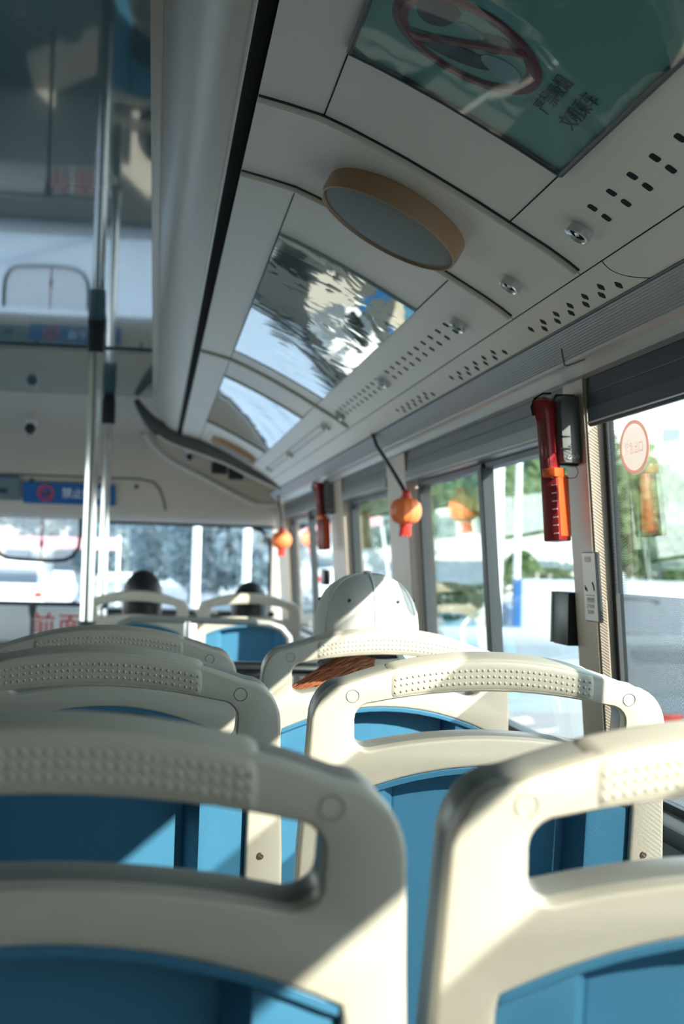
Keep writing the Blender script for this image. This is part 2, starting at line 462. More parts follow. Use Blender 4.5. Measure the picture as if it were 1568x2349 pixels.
def pillar(y0, y1, label_k, rear=None):
    global k
    b = MB(); wall_slab(b, y0, y1, .60, 1.445, xpil, lambda z: xg(z) + .012, .004)
    o = struct(b.build('trim_%d' % k, M['pillar'])); k += 1
    return o
pA = pillar(2.27, 2.392, 0); pB = pillar(3.97, 4.30, 0); pC = pillar(5.35, 5.75, 0); pD = pillar(7.75, 8.3, 0)
# header boards with a rail under them
for q_, (y0, y1) in enumerate(((1.265, 2.27), (2.392, 3.97), (4.30, 5.35), (5.75, 7.75))):
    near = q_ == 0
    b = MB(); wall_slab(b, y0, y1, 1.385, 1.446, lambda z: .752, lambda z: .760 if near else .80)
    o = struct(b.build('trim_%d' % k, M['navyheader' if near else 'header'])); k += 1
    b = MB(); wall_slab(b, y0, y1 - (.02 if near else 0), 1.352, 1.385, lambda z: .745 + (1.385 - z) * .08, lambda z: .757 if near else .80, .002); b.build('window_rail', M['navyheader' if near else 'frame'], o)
    b = MB(); b.box((.7445, (y0 + y1) / 2 - (.01 if near else 0), 1.3575), (.003, y1 - y0 - (.02 if near else 0), .003), .001); b.build('rail_lip', M['cornice'], o)
    b = MB(); b.box((.7515, (y0 + y1) / 2, 1.412), (.002, y1 - y0, .0025)); b.build('rail_groove', M['gasket'], o)

def window(n, y0, y1, z0=SILL + .015, z1=1.35, mull=(), seal=.03, r=.03, pane_m=None, deep=.03):
    """frame ring with rounded corners, rubber seal and a 5 mm pane"""
    def rr(a0, a1, c0, c1, rad):
        pts = []
        for (cx, cz, s) in ((a1 - rad, c1 - rad, 0), (a0 + rad, c1 - rad, 1), (a0 + rad, c0 + rad, 2), (a1 - rad, c0 + rad, 3)):
            for i in range(7):
                a = pi / 2 * (s + i / 6); pts.append((cx + rad * cos(a), cz + rad * sin(a)))
        return pts
    root = None
    outer = rr(y0, y1, z0, z1, .004); inner = rr(y0 + seal, y1 - seal, z0 + seal, z1 - seal * .6, r)
    b = MB()
    rings = []
    for (pts, dx) in ((outer, deep), (outer, -.004), (inner, -.002), (inner, deep)):
        rings.append([Vector((xg(z) + dx, y, z)) for y, z in pts])
    rings.append(rings[0])
    b.loft(rings, closed=True, cap=False)
    root = struct(b.build('window_%d' % n, M['gasket'], ang=50))
    b = MB(); wall_slab(b, y0 + .01, y1 - .01, z0 + .01, z1 - .01, lambda z: xg(z) + .004, lambda z: xg(z) + .009); b.build('pane', pane_m or M['glass'], root)
    for y in mull:
        b = MB(); wall_slab(b, y - .02, y + .02, z0, z1, lambda z: xg(z) - .012, lambda z: xg(z) + .02, .003); b.build('mullion', M['gasket'], root)
    return root
wA = window(1, 1.265, 2.268, z1=1.445, seal=.012, deep=.012)
wB = window(2, 2.40, 3.95, mull=(3.15,), seal=.018)
wC = window(3, 4.31, 5.34, mull=(), seal=.018)
wD = window(4, 5.77, 7.74, mull=(6.75,), seal=.018)
w0 = window(5, -2.3, 1.255, z1=1.452, seal=.005, r=.006, deep=.010)

# perforated film on the panes
def film_piece(poly, m, parent, x_off=-.0005):
    b = MB(); n = len(poly)
    vs = [Vector((xg(z) + x_off + .003, y, z)) for y, z in poly] + [Vector((xg(z) + x_off + .0034, y, z)) for y, z in poly]
    b.add(vs, [list(range(n))[::-1], list(range(n, 2 * n))] + [[i, (i + 1) % n, n + (i + 1) % n, n + i] for i in range(n)])
    return b.build('perforated_film', m, parent)
film_piece([(1.28, .73), (2.248, .73), (2.248, 1.06), (1.28, 1.06)], M['film'], wA)
film_piece([(-2.28, .73), (1.245, .73), (1.245, 1.345), (-2.28, 1.345)], M['film0'], w0)
M['frit'] = dotfilm('edge_dot_print', (0.02, 0.022, 0.024), 0.0048, 0.0060, 0, grad=(1.372, 2.254, .021))
fo = film_piece([(1.28, 1.347), (1.28, 1.372), (2.254, 1.372), (2.254, 1.347)], M['frit'], wA, -.0012); fo.name = 'edge_dots'
fo = film_piece([(2.195, 1.06), (2.195, 1.3465), (2.254, 1.3465), (2.254, 1.06)], M['frit'], wA, -.0012); fo.name = 'edge_dots'

# left side wall with openings, rear wall, floor
b = MB()
b.box((-1.60, 3.1, .28), (.08, 11, .90)); b.box((-1.60, 3.1, 1.78), (.08, 11, .50)); b.box((-1.60, 1.5, 1.13), (.08, 3.0, .84))  # rear window openings filled in to keep light off the shaded seats
for y in (-2.3, -1.0, 0.4, 1.9, 3.4, 4.9, 6.4, 8.45): b.box((-1.60, y, 1.13), (.08, .16, .84))
b.box((-1.60, -1.0, 1.13), (.08, 2.6, .84))
struct(b.build('wall_left', M['walldark']))
b = MB(); b.box((-1.575, 4.6, 1.13), (.006, 7.6, .82)); struct(b.build('window_6', M['glass']))
b = MB(); b.strip([(-1.56, 1.54), (-1.35, 1.66), (-1.08, 1.78), (-1.06, 1.965)], -2.4, 7.2, .006); struct(b.build('trim_%d' % k, M['panel'])); k += 1
b = MB(); b.box((-.39, -2.42, 1.0), (2.5, .06, 2.04)); struct(b.build('wall_back', M['wallp']))
b = MB(); b.box((-.39, 3.1, FZ - .03), (2.5, 11.1, .06)); struct(b.build('floor', M['floor']))
b = MB(); b.box((-.39, 3.1, 2.05), (2.5, 11.1, .04)); struct(b.build('ceiling_roof', M['wallp']))

# ------------------------------------------------------------------ front of the bus
b = MB()
hp = [(7.2, 1.965), (7.45, 1.955), (7.7, 1.90), (7.9, 1.82), (8.05, 1.68), (8.2, 1.48), (8.33, 1.36), (8.40, 1.325), (8.48, 1.322)]
pr = [Vector((0, y, z)) for y, z in hp]
off = []
for i, p in enumerate(pr):
    t = (pr[min(i + 1, len(pr) - 1)] - pr[max(i - 1, 0)]).normalized(); off.append(p + Vector((0, t.z * -1, t.y)) * -.0 + Vector((0, .03, .03)))
loop = pr + off[::-1]
b.loft([[Vector((x, v.y, v.z)) for v in loop] for x in (-1.56, .80)])
wf = struct(b.build('wall_front', M['frontp'], ang=50))
def yh(z):
    for (a, c), (d, e) in zip(hp, hp[1:]):
        if e <= z <= c: return a + (d - a) * (c - z) / (c - e + 1e-9)
    return 8.3
b = MB(); b.box((-.39, 8.55, .29), (2.5, .08, .94)); b.box((.78, 8.5, 1.05), (.08, .14, .7), .01); b.box((-1.58, 8.5, 1.05), (.08, .14, .7), .01)
b.build('lower_panel', M['wallp'], wf)
b = MB(); b.box((-.40, 8.40, .77), (2.3, .34, .035), .01); b.build('dashboard_top', M['gasket'], wf)
b = MB(); b.box((-.39, 8.50, 1.04), (2.26, .008, .58)); ws = struct(b.build('window_7', M['screen']))
b = MB(); b.box((.20, 8.47, 1.315), (1.1, .03, .018), .004); b.tube([(.62, 8.47, 1.31), (.68, 8.47, 1.29), (.725, 8.47, 1.24), (.735, 8.47, 1.15), (.735, 8.47, .75)], .012, n=8); b.build('seal', M['gasket'], ws)
# access flap outline on the front header and its locks
b = MB()
pts = [(-1.2, 1.575), (-.10, 1.575), (-.02, 1.56), (.02, 1.52), (.05, 1.45), (.06, 1.40)]
b.tube([(x, yh(z) - .003, z) for x, z in pts], .006, n=6); b.build('flap_joint', M['joint'], wf)
b = MB()
for x, z in ((-.74, 1.545), (-.12, 1.53)): b.cyl((x, yh(z) - .012, z), (x, yh(z) + .01, z), .013, n=12)
b.build('flap_lock', M['joint'], wf)
# dark arched end of the side duct
arch = [(-.125, 1.965), (-.085, 1.905), (-.035, 1.845), (.035, 1.795), (.115, 1.762), (.24, 1.722), (.37, 1.677), (.47, 1.630), (.565, 1.589), (.64, 1.560), (.71, 1.548), (.775, 1.548)]
sm = []
for i in range(len(arch) - 1):
    for j in range(4):
        t = j / 4; p0 = arch[max(i - 1, 0)]; p1 = arch[i]; p2 = arch[i + 1]; p3 = arch[min(i + 2, len(arch) - 1)]
        sm.append(tuple(.5 * (2 * p1[q] + (p2[q] - p0[q]) * t + (2 * p0[q] - 5 * p1[q] + 4 * p2[q] - p3[q]) * t * t + (3 * p1[q] - p0[q] - 3 * p2[q] + p3[q]) * t ** 3) for q in (0, 1)))
sm.append(arch[-1])
b = MB(); NS = len(sm) - 1
b.tube([(x, 7.2, z - .018) for x, z in sm], [.014 + .030 * min(1, i / 10, (NS - i) / 6) for i in range(NS + 1)], n=14, flat=(.45, 1.0)); struct(b.build('trim_%d' % k, M['archgrey'], ang=60)); k += 1
b = MB(); b.tube([(x, 7.185, z - .060) for x, z in sm[10:-4]], .008, n=8); struct(b.build('trim_%d' % k, M['ribwhite'])); k += 1
b = MB(); b.tube([(x, min(yh(z), 8.25) - .015, z) for x, z in ((-.083, 1.83), (-.03, 1.765), (.03, 1.715), (.1026, 1.672), (.21, 1.625), (.3135, 1.58), (.42, 1.53), (.5257, 1.482), (.60, 1.452), (.68, 1.445), (.76, 1.447))], .016, n=8); struct(b.build('trim_%d' % k, M['ribwhite'])); k += 1

# ------------------------------------------------------------------ camera
cam = bpy.data.cameras.new('camera'); co = bpy.data.objects.new('camera', cam); COL.objects.link(co)
F, CX, CY = 3050.0, 784.0, 1174.5
yw = Vector((353 - CX, 1280 - CY, F)); S = .033
xw = Vector((1, S, -(S * yw.y + yw.x) / F)); yw.normalize(); xw.normalize()
zw = xw.cross(yw)
if zw.y > 0: zw = -zw
# columns: world axes in (right, down, fwd); camera axes in world
right = Vector((xw.x, yw.x, zw.x)); down = Vector((xw.y, yw.y, zw.y)); fwd = Vector((xw.z, yw.z, zw.z))
R = Matrix((right, -down, -fwd)).transposed().to_4x4(); R.translation = Vector((0, 0, 1.10))
co.matrix_world = R
cam.sensor_fit = 'VERTICAL'; cam.sensor_height = 36; cam.sensor_width = 24; cam.lens = F / 2349 * 36
cam.clip_start = .02; cam.clip_end = 500
cam.dof.use_dof = True; cam.dof.focus_distance = 1.78; cam.dof.aperture_fstop = 5.8; cam.dof.aperture_blades = 0
SC.camera = co

# ------------------------------------------------------------------ light
sun = bpy.data.lights.new('sun', 'SUN'); so = bpy.data.objects.new('sun', sun); COL.objects.link(so)
SUND = Vector((1.0, -1.28, .88)).normalized()
so.rotation_euler = SUND.to_track_quat('Z', 'Y').to_euler(); sun.energy = 4.2; sun.angle = radians(.53); sun.color = (1.0, .89, .77)
w = bpy.data.worlds.new('world'); SC.world = w; nt, N, L = nodes_of(w)
bg = N['Background']
tc = N.new('ShaderNodeTexCoord'); sp = N.new('ShaderNodeSeparateXYZ'); L.new(tc.outputs['Generated'], sp.inputs[0])
rp_ = N.new('ShaderNodeValToRGB'); L.new(sp.outputs['Z'], rp_.inputs[0])
rp_.color_ramp.elements[0].position = 0.0; rp_.color_ramp.elements[0].color = (0.93, 0.965, 0.97, 1)
rp_.color_ramp.elements[1].position = 0.7; rp_.color_ramp.elements[1].color = (0.45, 0.68, 0.88, 1)
L.new(rp_.outputs[0], bg.inputs[0]); bg.inputs[1].default_value = 1.32
SC.view_settings.view_transform = 'Standard'; SC.view_settings.look = 'None'; SC.view_settings.gamma = 1; SC.view_settings.use_curve_mapping = False
SC.view_settings.exposure = 1.7


# ------------------------------------------------------------------ seats
LEAN = radians(6.5)
def seat_pt(u, v, w):     # u across, v up the back, w out towards the rear
    dv = v - .95
    return Vector((u, -dv * sin(LEAN) - w * cos(LEAN), .95 + dv * cos(LEAN) - w * sin(LEAN)))
ztop = lambda u: .988 - 1.05 * u * u
zot = lambda u: .9465 - .72 * u * u
zob = lambda u: .888 - .72 * u * u
zar = lambda u: .8524 - 1.23 * u * u
def arc(cx, cy, rx, ry, a0, a1, n=8):
    return [(cx + rx * cos(a0 + (a1 - a0) * i / n), cy + ry * sin(a0 + (a1 - a0) * i / n)) for i in range(n + 1)]
def outline():
    pts = [(u / 100, ztop(u / 100)) for u in range(-18, 19, 2)]
    zc = ztop(.18)
    pts += arc(.18, zc - .052, .044, .052, radians(72), 0, 7)[0:]
    pts += [(.2265, .84), (.232, .74), (.235, .60), (.235, .32)] + arc(.205, .32, .03, .03, 0, -pi / 2, 5)
    left = [(-x, z) for x, z in pts[19:]][::-1]
    return pts + left
def hole_handle():
    top = [(u / 1000, zot(u / 1000)) for u in range(-150, 151, 25)]
    r = arc(.150, zot(.15) - .020, .021, .020, pi / 2, 0, 5)[1:] + arc(.150, zob(.15) + .016, .020, .016, 0, -pi / 2, 5)
    bot = [(u / 1000, zob(u / 1000)) for u in range(125, -126, -25)]
    l = [(-x, z) for x, z in r][::-1]
    return top + r + bot + l
def hole_low():
    top = [(u / 1000, zar(u / 1000)) for u in range(-185, 186, 10)]
    return top + [(.187, .80), (.187, .33), (-.187, .33), (-.187, .80)]
def curve_sheet(loops, extr, bev, off=0.0):
    c = bpy.data.curves.new('c', 'CURVE'); c.dimensions = '2D'; c.fill_mode = 'BOTH'
    c.extrude = extr; c.bevel_depth = bev; c.bevel_resolution = 2; c.offset = off
    for lp in loops:
        s = c.splines.new('POLY'); s.points.add(len(lp) - 1)
        for p, q in zip(s.points, lp): p.co = (q[0], q[1], 0, 1)
        s.use_cyclic_u = True
    o = bpy.data.objects.new('c', c); COL.objects.link(o)
    me = evalmesh(o)
    bm = bmesh.new(); bm.from_mesh(me); bpy.data.meshes.remove(me)
    bmesh.ops.remove_doubles(bm, verts=bm.verts, dist=2e-5)
    return bm
def bend(bm, w0):
    for v in bm.verts: v.co = seat_pt(v.co.x, v.co.y, w0 + v.co.z)

def make_seat():
    root = thing('passenger_chair', (0, 0, 0), 'seat', 'seat')
    # beige rear frame with hand hole
    bm = curve_sheet([outline(), hole_handle(), hole_low()], .0065, .0045, -.0045); bend(bm, -.011)
    b = MB(); b.bm.free(); b.bm = bm; b.build('frame', M['beige'], root, ang=30)
    # grey front shell carrying the padless seat front
    bm = curve_sheet([outline(), hole_handle(), hole_low()], .016, .004, -.006); bend(bm, -.042)
    b = MB(); b.bm.free(); b.bm = bm; fs = b.build('front_shell', M['greyshell'], root, ang=30)
    # grip with raised dots
    b = MB(); rings = []
    for i in range(41):
        u = -.1315 + .263 * i / 40
        e = -.003 if i in (0, 40) else .0014
        zt, zb = ztop(u) - .0005 + e, zot(u) + .0005 - e
        ring = []
        zc, hh = (zt + zb) / 2, (zt - zb) / 2
        wc, hw = -.028, .0285 + e
        for j in range(24):
            a = 2 * pi * j / 24 + .13; n = 5
            cx = abs(cos(a)) ** (2 / n) * (1 if cos(a) >= 0 else -1); cz = abs(sin(a)) ** (2 / n) * (1 if sin(a) >= 0 else -1)
            ring.append(seat_pt(u, zc + hh * cz, wc + hw * cx))
        rings.append(ring)
    b.loft(rings)
    for r in range(3):
        for i in range(35):
            u = -.1225 + .245 * i / 34
            zc = (ztop(u) + zot(u)) / 2 + (r - 1) * -.0078 - .001
            c = seat_pt(u, zc, .0018)
            q = bmesh.new(); bmesh.ops.create_icosphere(q, subdivisions=2, radius=.0019)
            b.merge(q, Matrix.Translation(c) @ Matrix.Diagonal((1, .6, 1, 1)))
    b.build('grip', M['beige'], root, ang=40)
    # blue back panel: rim along the arch, flat side strips, deep middle
    b = MB()
    us = sorted(set([-.1865, -.183, -.175, -.16, -.145, -.135, -.132, -.129, -.122, -.114, -.112, -.108, -.09, -.06, -.03, 0] + [.1865, .183, .175, .16, .145, .135, .132, .129, .122, .114, .112, .108, .09, .06, .03]))
    tv = [0, .002, .006, .0075, .010, .014, .03, .06, .12, .2, .3, .40, .50]
    grid = []
    for t in tv:
        row = []
        for u in us:
            v = zar(u) - t; a = abs(u)
            if a >= .132: w = -.012
            elif a > .112: w = -.012 - .034 * min(1, (.132 - a) / .018)
            else: w = -.046 + .004 * (1 - (a / .112) ** 2)
            if t <= .006: w = -.006
            elif t < .010: w = -.006 + (w + .006) * min(1, (t - .006) / .004)
            if a > .184: w = min(w, -.012)
            row.append(seat_pt(u, v, w))
        grid.append(row)
    for row0, row1 in zip(grid, grid[1:]):
        pass
    vs = [[b.bm.verts.new(p) for p in row] for row in grid]
    for i in range(len(vs) - 1):
        for j in range(len(us) - 1): b.bm.faces.new((vs[i][j], vs[i][j + 1], vs[i + 1][j + 1], vs[i + 1][j]))
    bp = b.build('back_panel', M['blue'], root, ang=32)
    bp.data.materials[0] = M['blue']
    md = bp.modifiers.new('s', 'SOLIDIFY'); md.thickness = .003; md.offset = -1
    for s in (-1, 1):
        b = MB(); b.cyl(seat_pt(s * .157, .782, -.0135), seat_pt(s * .157, .782, -.0112), .0048, n=16); b.build('fixing_hole', M['hole'], bp)
        b = MB(); c0 = seat_pt(s * .205, .741, 0); c1 = seat_pt(s * .205, .741, .0016)
        b.cyl(c0, c1, .0048, .0036, n=16)
        for a in (.6, .6 + pi / 2): b.box(seat_pt(s * .205, .741, .0017), (.0052, .0006, .0009), rot=(-LEAN, a, 0))
        b.build('screw', M['screw'], root)
        b = MB(); ringp = [seat_pt(s * .1745 + .0078 * cos(2 * pi * i / 24), .9395 + .0078 * sin(2 * pi * i / 24), .0002) for i in range(25)]
        b.tube(ringp, .0006, n=6, cap=False); b.build('plug_ring', M['greyshell'], root)
    # pan, pedestal
    b = MB(); rings = []
    for i in range(9):
        t = i / 8; y = .10 + .36 * t
        z = .285 + .03 * t - .02 * sin(pi * t)
        rings.append([Vector((u, y, z - .014 * cos(u / .21 * pi / 2) + dz)) for dz, rng in ((0, range(-21, 22, 3)), (-.03, range(21, -22, -3))) for u in [q / 100 for q in rng]])
    b.loft(rings); b.build('seat_pan', M['beige'], root, ang=50)
    b = MB(); b.box((0, .27, .235), (.38, .28, .04), .01); b.build('seat_frame', M['rail'], root)
    for s in (-1, 1):
        b = MB(); b.tube([(s * .15, .30, .235), (s * .15, .28, .1), (s * .15, .27, FZ)], .018, n=12); b.cyl((s * .15, .27, FZ), (s * .15, .27, FZ + .012), .04); b.build('leg', M['rail'], root)
    return root
seat0 = make_seat()
XR, XL = .4185, -.066
seats = [
    (-.0595, .826, .008, 'grey handled bus seat filling the bottom left corner, nearest in its column'),
    (.4205, .848, .006, 'sunlit cream bus seat in the bottom right corner, its grip cut by the frame'),
    (XL, 1.60, 0, 'shaded grey bus seat, second in the left column, round plug beside its dotted grip'),
    (XR, 1.60, 0, 'cream bus seat directly behind the capped passenger seat, dotted grip with diagonal shadow'),
    (-.072, 2.34, -.013, 'shaded bus seat third in the left column, its dotted grip below the poles'),
    (XR, 2.34, -.008, 'cream bus seat in which the white capped passenger sits, brown hair in its handle'),
    (XL, 5.80, -.035, 'far bus seat whose grip crosses the black haired head by the poles'),
    (XR, 5.80, -.035, 'far cream bus seat at the front beside the window, bright blue patches on its back'),
]
for i, (x, y, z, lab) in enumerate(seats):
    if i == 0: seat0.location = (x, y, z); seat0['label'] = lab; seat0['group'] = 'bus seats in two columns'
    else: dup(seat0, (x, y, z), lab, 'bus seats in two columns')

# ------------------------------------------------------------------ grab rails and poles
t = thing('grab_pole', (-.235, 4.92, 0), 'steel grab pole with dark ceiling socket, nearer of the two poles', 'pole', 'grab poles')
b = MB(); b.cyl((-.235, 4.92, .80), (-.235, 4.92, 1.87), 0.0235, n=24); b.cyl((-.235, 4.92, FZ), (-.235, 4.92, .81), 0.0235, n=24); b.build('tube', M['chrome'], t)
b = MB(); b.cyl((-.235, 4.92, 1.845), (-.235, 4.92, 1.925), .029, .031, n=20); b.cyl((-.235, 4.92, 1.925), (-.235, 4.92, 1.962), .031, .034, n=20); b.build('ceiling_socket', M['dark'], t)
b = MB(); b.cyl((-.235, 4.92, .78), (-.235, 4.92, .865), .035, n=20); b.build('lower_joint', M['joint'], t)
t = thing('grab_pole', (-.262, 7.1, 0), 'slimmer grab pole further forward with black socket and slanted lower clamp', 'pole', 'grab poles')
b = MB(); b.cyl((-.262, 7.1, FZ), (-.262, 7.1, 1.92), .023, n=20); b.build('tube', M['chrome'], t)
b = MB(); b.cyl((-.262, 7.1, 1.80), (-.262, 7.1, 1.915), .036, .036, n=20); b.cyl((-.262, 7.1, 1.915), (-.262, 7.1, 1.962), .036, .03, n=20); b.build('ceiling_socket', M['dark'], t)
b = MB(); b.sph((-.262, 7.1, .855), .037); b.build('lower_joint', M['joint'], t)
b = MB(); b.tube([(-.262, 7.1, .855), (-.30, 6.95, .83), (-.34, 6.8, .79), (-.345, 6.78, .60), (-.345, 6.78, FZ)], .019, n=12); b.build('side_tube', M['chrome'], t)
t = thing('grab_rail', (.13, 4.9, 0), 'grey tubular rail with rounded ends crossing behind the two far front seats', 'rail')
b = MB(); pts = []
for x, z in ((-.145, .40), (-.145, .78), (-.138, .825), (-.115, .855), (-.075, .873), (-.02, .877), (.13, .8765), (.36, .874), (.43, .870), (.475, .853), (.503, .82), (.508, .76), (.508, .40)): pts.append((x, 4.9, z))
b.tube(pts, .0125, n=12); b.tube([(-.145, 4.9, .52), (.508, 4.9, .52)], .012, n=10); b.build('loop_tube', M['rail'], t)
b = MB(); b.tube([(.13, 4.9, .872), (.13, 4.9, FZ)], .014, n=12); b.build('post', M['chrome'], t)
for x in (-.145, .508):
    b = MB(); b.cyl((x, 4.9, FZ), (x, 4.9, .41), .0135, n=12); b.build('leg', M['rail'], t)
t = thing('grab_bar', (.25, 3.15, 0), 'shiny steel bar running across between the third seats and the front', 'rail')
b = MB(); b.tube([(-.30, 3.15, .846), (.755, 3.15, .846)], .0165, n=14); b.build('bar', M['chrome'], t)
b = MB(); b.box((.25, 3.155, .45), (.9, .018, .70), .006); b.build('divider_panel', M['joint'], t)
for x in (-.22, .68):
    b = MB(); b.cyl((x, 3.15, FZ), (x, 3.15, .84), .016, n=12); b.build('post', M['chrome'], t)
# ------------------------------------------------------------------ things on the side panels
def poster(x0, x1, y0, y1, label, print_m, film_m, stat=.0012, frame=True, wr=0.0):
    root = thing('ceiling_poster', on_panel((x0 + x1) / 2, (y0 + y1) / 2), label, 'poster', 'posters in the ceiling panels')
    n, m2 = 28, 40
    def sheet(h, inset, name, mm, wrk=0.0, par=root):
        b = MB(); top = []; bot = []
        for j in range(m2 + 1):
            ra = []; rb = []
            for i in range(n + 1):
                x = x0 + inset + (x1 - x0 - 2 * inset) * i / n; y = y0 + inset + (y1 - y0 - 2 * inset) * j / m2
                hh = h
                if wrk:
                    ed = min(i, n - i) / n * min(j, m2 - j) / m2
                    hh += wrk * (sin(7 * i / n + 9 * j / m2 + 2 * sin(5 * j / m2)) * .5 + .5 * sin(13 * i / n - 11 * j / m2)) * min(1, 20 * ed)
                ra.append(b.bm.verts.new(on_panel(x, y, hh))); rb.append(b.bm.verts.new(on_panel(x, y, hh - .0006)))
            top.append(ra); bot.append(rb)
        for j in range(m2):
            for i in range(n):
                b.bm.faces.new((top[j][i], top[j][i + 1], top[j + 1][i + 1], top[j + 1][i]))
                b.bm.faces.new((bot[j][i], bot[j + 1][i], bot[j + 1][i + 1], bot[j][i + 1]))
        for j in range(m2):
            for i in (0, n): b.bm.faces.new((top[j][i], top[j + 1][i], bot[j + 1][i], bot[j][i]))
        for i in range(n):
            for j in (0, m2): b.bm.faces.new((top[j][i], top[j][i + 1], bot[j][i + 1], bot[j][i]))
        return b.build(name, mm, par, ang=60)
    sheet(stat, .0, 'printed_sheet', print_m)
    sheet(stat + .006, .001, 'clear_film', film_m, wr)
    if frame:
        b = MB()
        for pts in ([on_panel(x0 + (x1 - x0) * i / 20, y0, .004) for i in range(21)], [on_panel(x0 + (x1 - x0) * i / 20, y1, .004) for i in range(21)], [on_panel(x1, y0 + (y1 - y0) * i / 20, .004) for i in range(21)], [on_panel(x0, y0 + (y1 - y0) * i / 20, .004) for i in range(21)]):
            b.tube(pts, .0042, n=6)
        b.build('frame_edge', M['gasket'], root)
    return root
p1 = poster(.223, .50, .62, 1.627, 'dark teal poster with red prohibition ring behind crinkled film, nearest on the ceiling', M['teal'], M['pfilm'], wr=.0)
p2 = poster(.223, .50, 2.575, 4.02, 'glossy film covered poster beyond the round speaker, full of mirrored street', M['greyteal'], M['pfilm2'], wr=.0006, frame=False)
p3 = poster(.223, .50, 4.63, 6.11, 'blank looking glaring poster at the far end of the ceiling panels', M['greyteal'], M['pfilm3'], frame=False)
b = MB(); b.tube([on_panel(.223 + .277 * i / 20, 4.03, .004) for i in range(21)], .005, n=6); b.build('frame_edge', M['gasket'], p2)
b = MB(); b.tube([on_panel(.223 + .277 * i / 20, 6.13, .004) for i in range(21)], .008, n=6); b.build('frame_edge', M['gasket'], p3)
# print of the near poster
def on_poster(poly_list, name, m, par, h=.0022):
    b = MB()
    for poly in poly_list:
        n = len(poly)
        vs = [on_panel(x, y, h) for x, y in poly] + [on_panel(x, y, h - .0005) for x, y in poly]
        b.add(vs, [list(range(n))[::-1], list(range(n, 2 * n))] + [[i, (i + 1) % n, n + (i + 1) % n, n + i] for i in range(n)])
    return b.build(name, m, par)
RC, RX, RY = (.333, 1.457), .0855, .090
def rg(t, a, b_): return (RC[0] + RX * t * cos(a) + b_, RC[1] + RY * t * sin(a))
ring = []
for i in range(48):
    a0, a1 = 2 * pi * i / 48, 2 * pi * (i + 1) / 48
    ring.append([rg(1, a0, 0), rg(1, a1, 0), rg(.79, a1, 0), rg(.79, a0, 0)])
on_poster(ring, 'prohibition_ring', M['red'], p1)
bar = []
for i in range(12):
    t0, t1 = -0.86 + 1.72 * i / 12, -0.86 + 1.72 * (i + 1) / 12
    q = []
    for t_, s_ in ((t0, -.07), (t1, -.07), (t1, .07), (t0, .07)):
        q.append((RC[0] + RX * (t_ * .75 - s_ * .8), RC[1] + RY * (t_ * -.66 - s_ * .85)))
    bar.append(q)
on_poster(bar, 'prohibition_bar', M['red'], p1, .0028)
def blob(cx, cy, rx, ry, rot, n=20, wob=.12, seed=1):
    rr = random.Random(seed); ph = [rr.uniform(0, 6) for _ in range(3)]; out = []
    for i in range(n):
        a = 2 * pi * i / n; r = 1 + wob * sin(2 * a + ph[0]) + wob * .6 * sin(3 * a + ph[1])
        x, y = rx * r * cos(a), ry * r * sin(a); out.append((cx + x * cos(rot) - y * sin(rot), cy + x * sin(rot) + y * cos(rot)))
    return out
on_poster([blob(.292, 1.425, .022, .032, .5, seed=2), blob(.322, 1.492, .045, .022, -.25, seed=3), blob(.357, 1.425, .016, .024, .2, seed=5)], 'printed_dark_figures', M['navy'], p1, .0024)
on_poster([blob(.378, 1.468, .022, .024, .4, seed=8)], 'printed_pale_figure', M['paleblue'], p1, .0025)
on_poster([blob(.330, 1.425, .015, .010, .3, seed=9)], 'printed_pale_figure', M['paleblue'], p1, .0025)
def panel_text(txt, size, x, y, m, par, name, h=.0022, line=1.0):
    me = textmesh(txt, size, .0003, space=1.0, line=line)
    fr = panel_frame(x, y, h)
    for v in me.vertices:
        # wrap the text on to the curved sheet
        yy = y - v.co.x; xx = x - v.co.y * abs(nrm_at(x).z)
        p = on_panel(xx, yy, h + v.co.z); v.co = p
    return link_mesh(name, me, m, par)
panel_text('\u4e25\u7981\u5438\u70df\n\u6587\u660e\u4e58\u8f66', .026, .4515, 1.455, M['navy'], p1, 'printed_text', line=1.35)

def speaker(x, y, r, th, label):
    mx = panel_frame(x, y)
    root = thing('ceiling_speaker', on_panel(x, y), label, 'speaker', 'round ceiling speakers')
    b = MB(); n = 64; prof = [(r * .95, -.001), (r, -.001), (r, th * .75), (r * .985, th), (r * .965, th + .001), (r * .955, th - .004), (r * .95, th - .006)]
    b.loft([[mx @ Vector((q[0] * cos(2 * pi * i / n), q[0] * sin(2 * pi * i / n), q[1])) for i in range(n)] for q in prof], cap=False); b.build('rim', M['tan'], root, ang=50)
    b = MB(); rings = []
    for q, z in ((.953, th - .004), (.80, th - .001), (.5, th + .001), (.2, th + .002), (.01, th + .002)): rings.append([mx @ Vector((r * q * cos(2 * pi * i / n), r * q * sin(2 * pi * i / n), z)) for i in range(n)])
    b.loft(rings, cap=True); b.build('mesh_cover', M['spkmesh'], root, ang=60)
speaker(.374, 2.112, .124, .036, 'tan rimmed round speaker with grey mesh, the big near one')
speaker(.385, 6.72, .125, .03, 'small looking tan rimmed speaker at the far end of the ceiling')

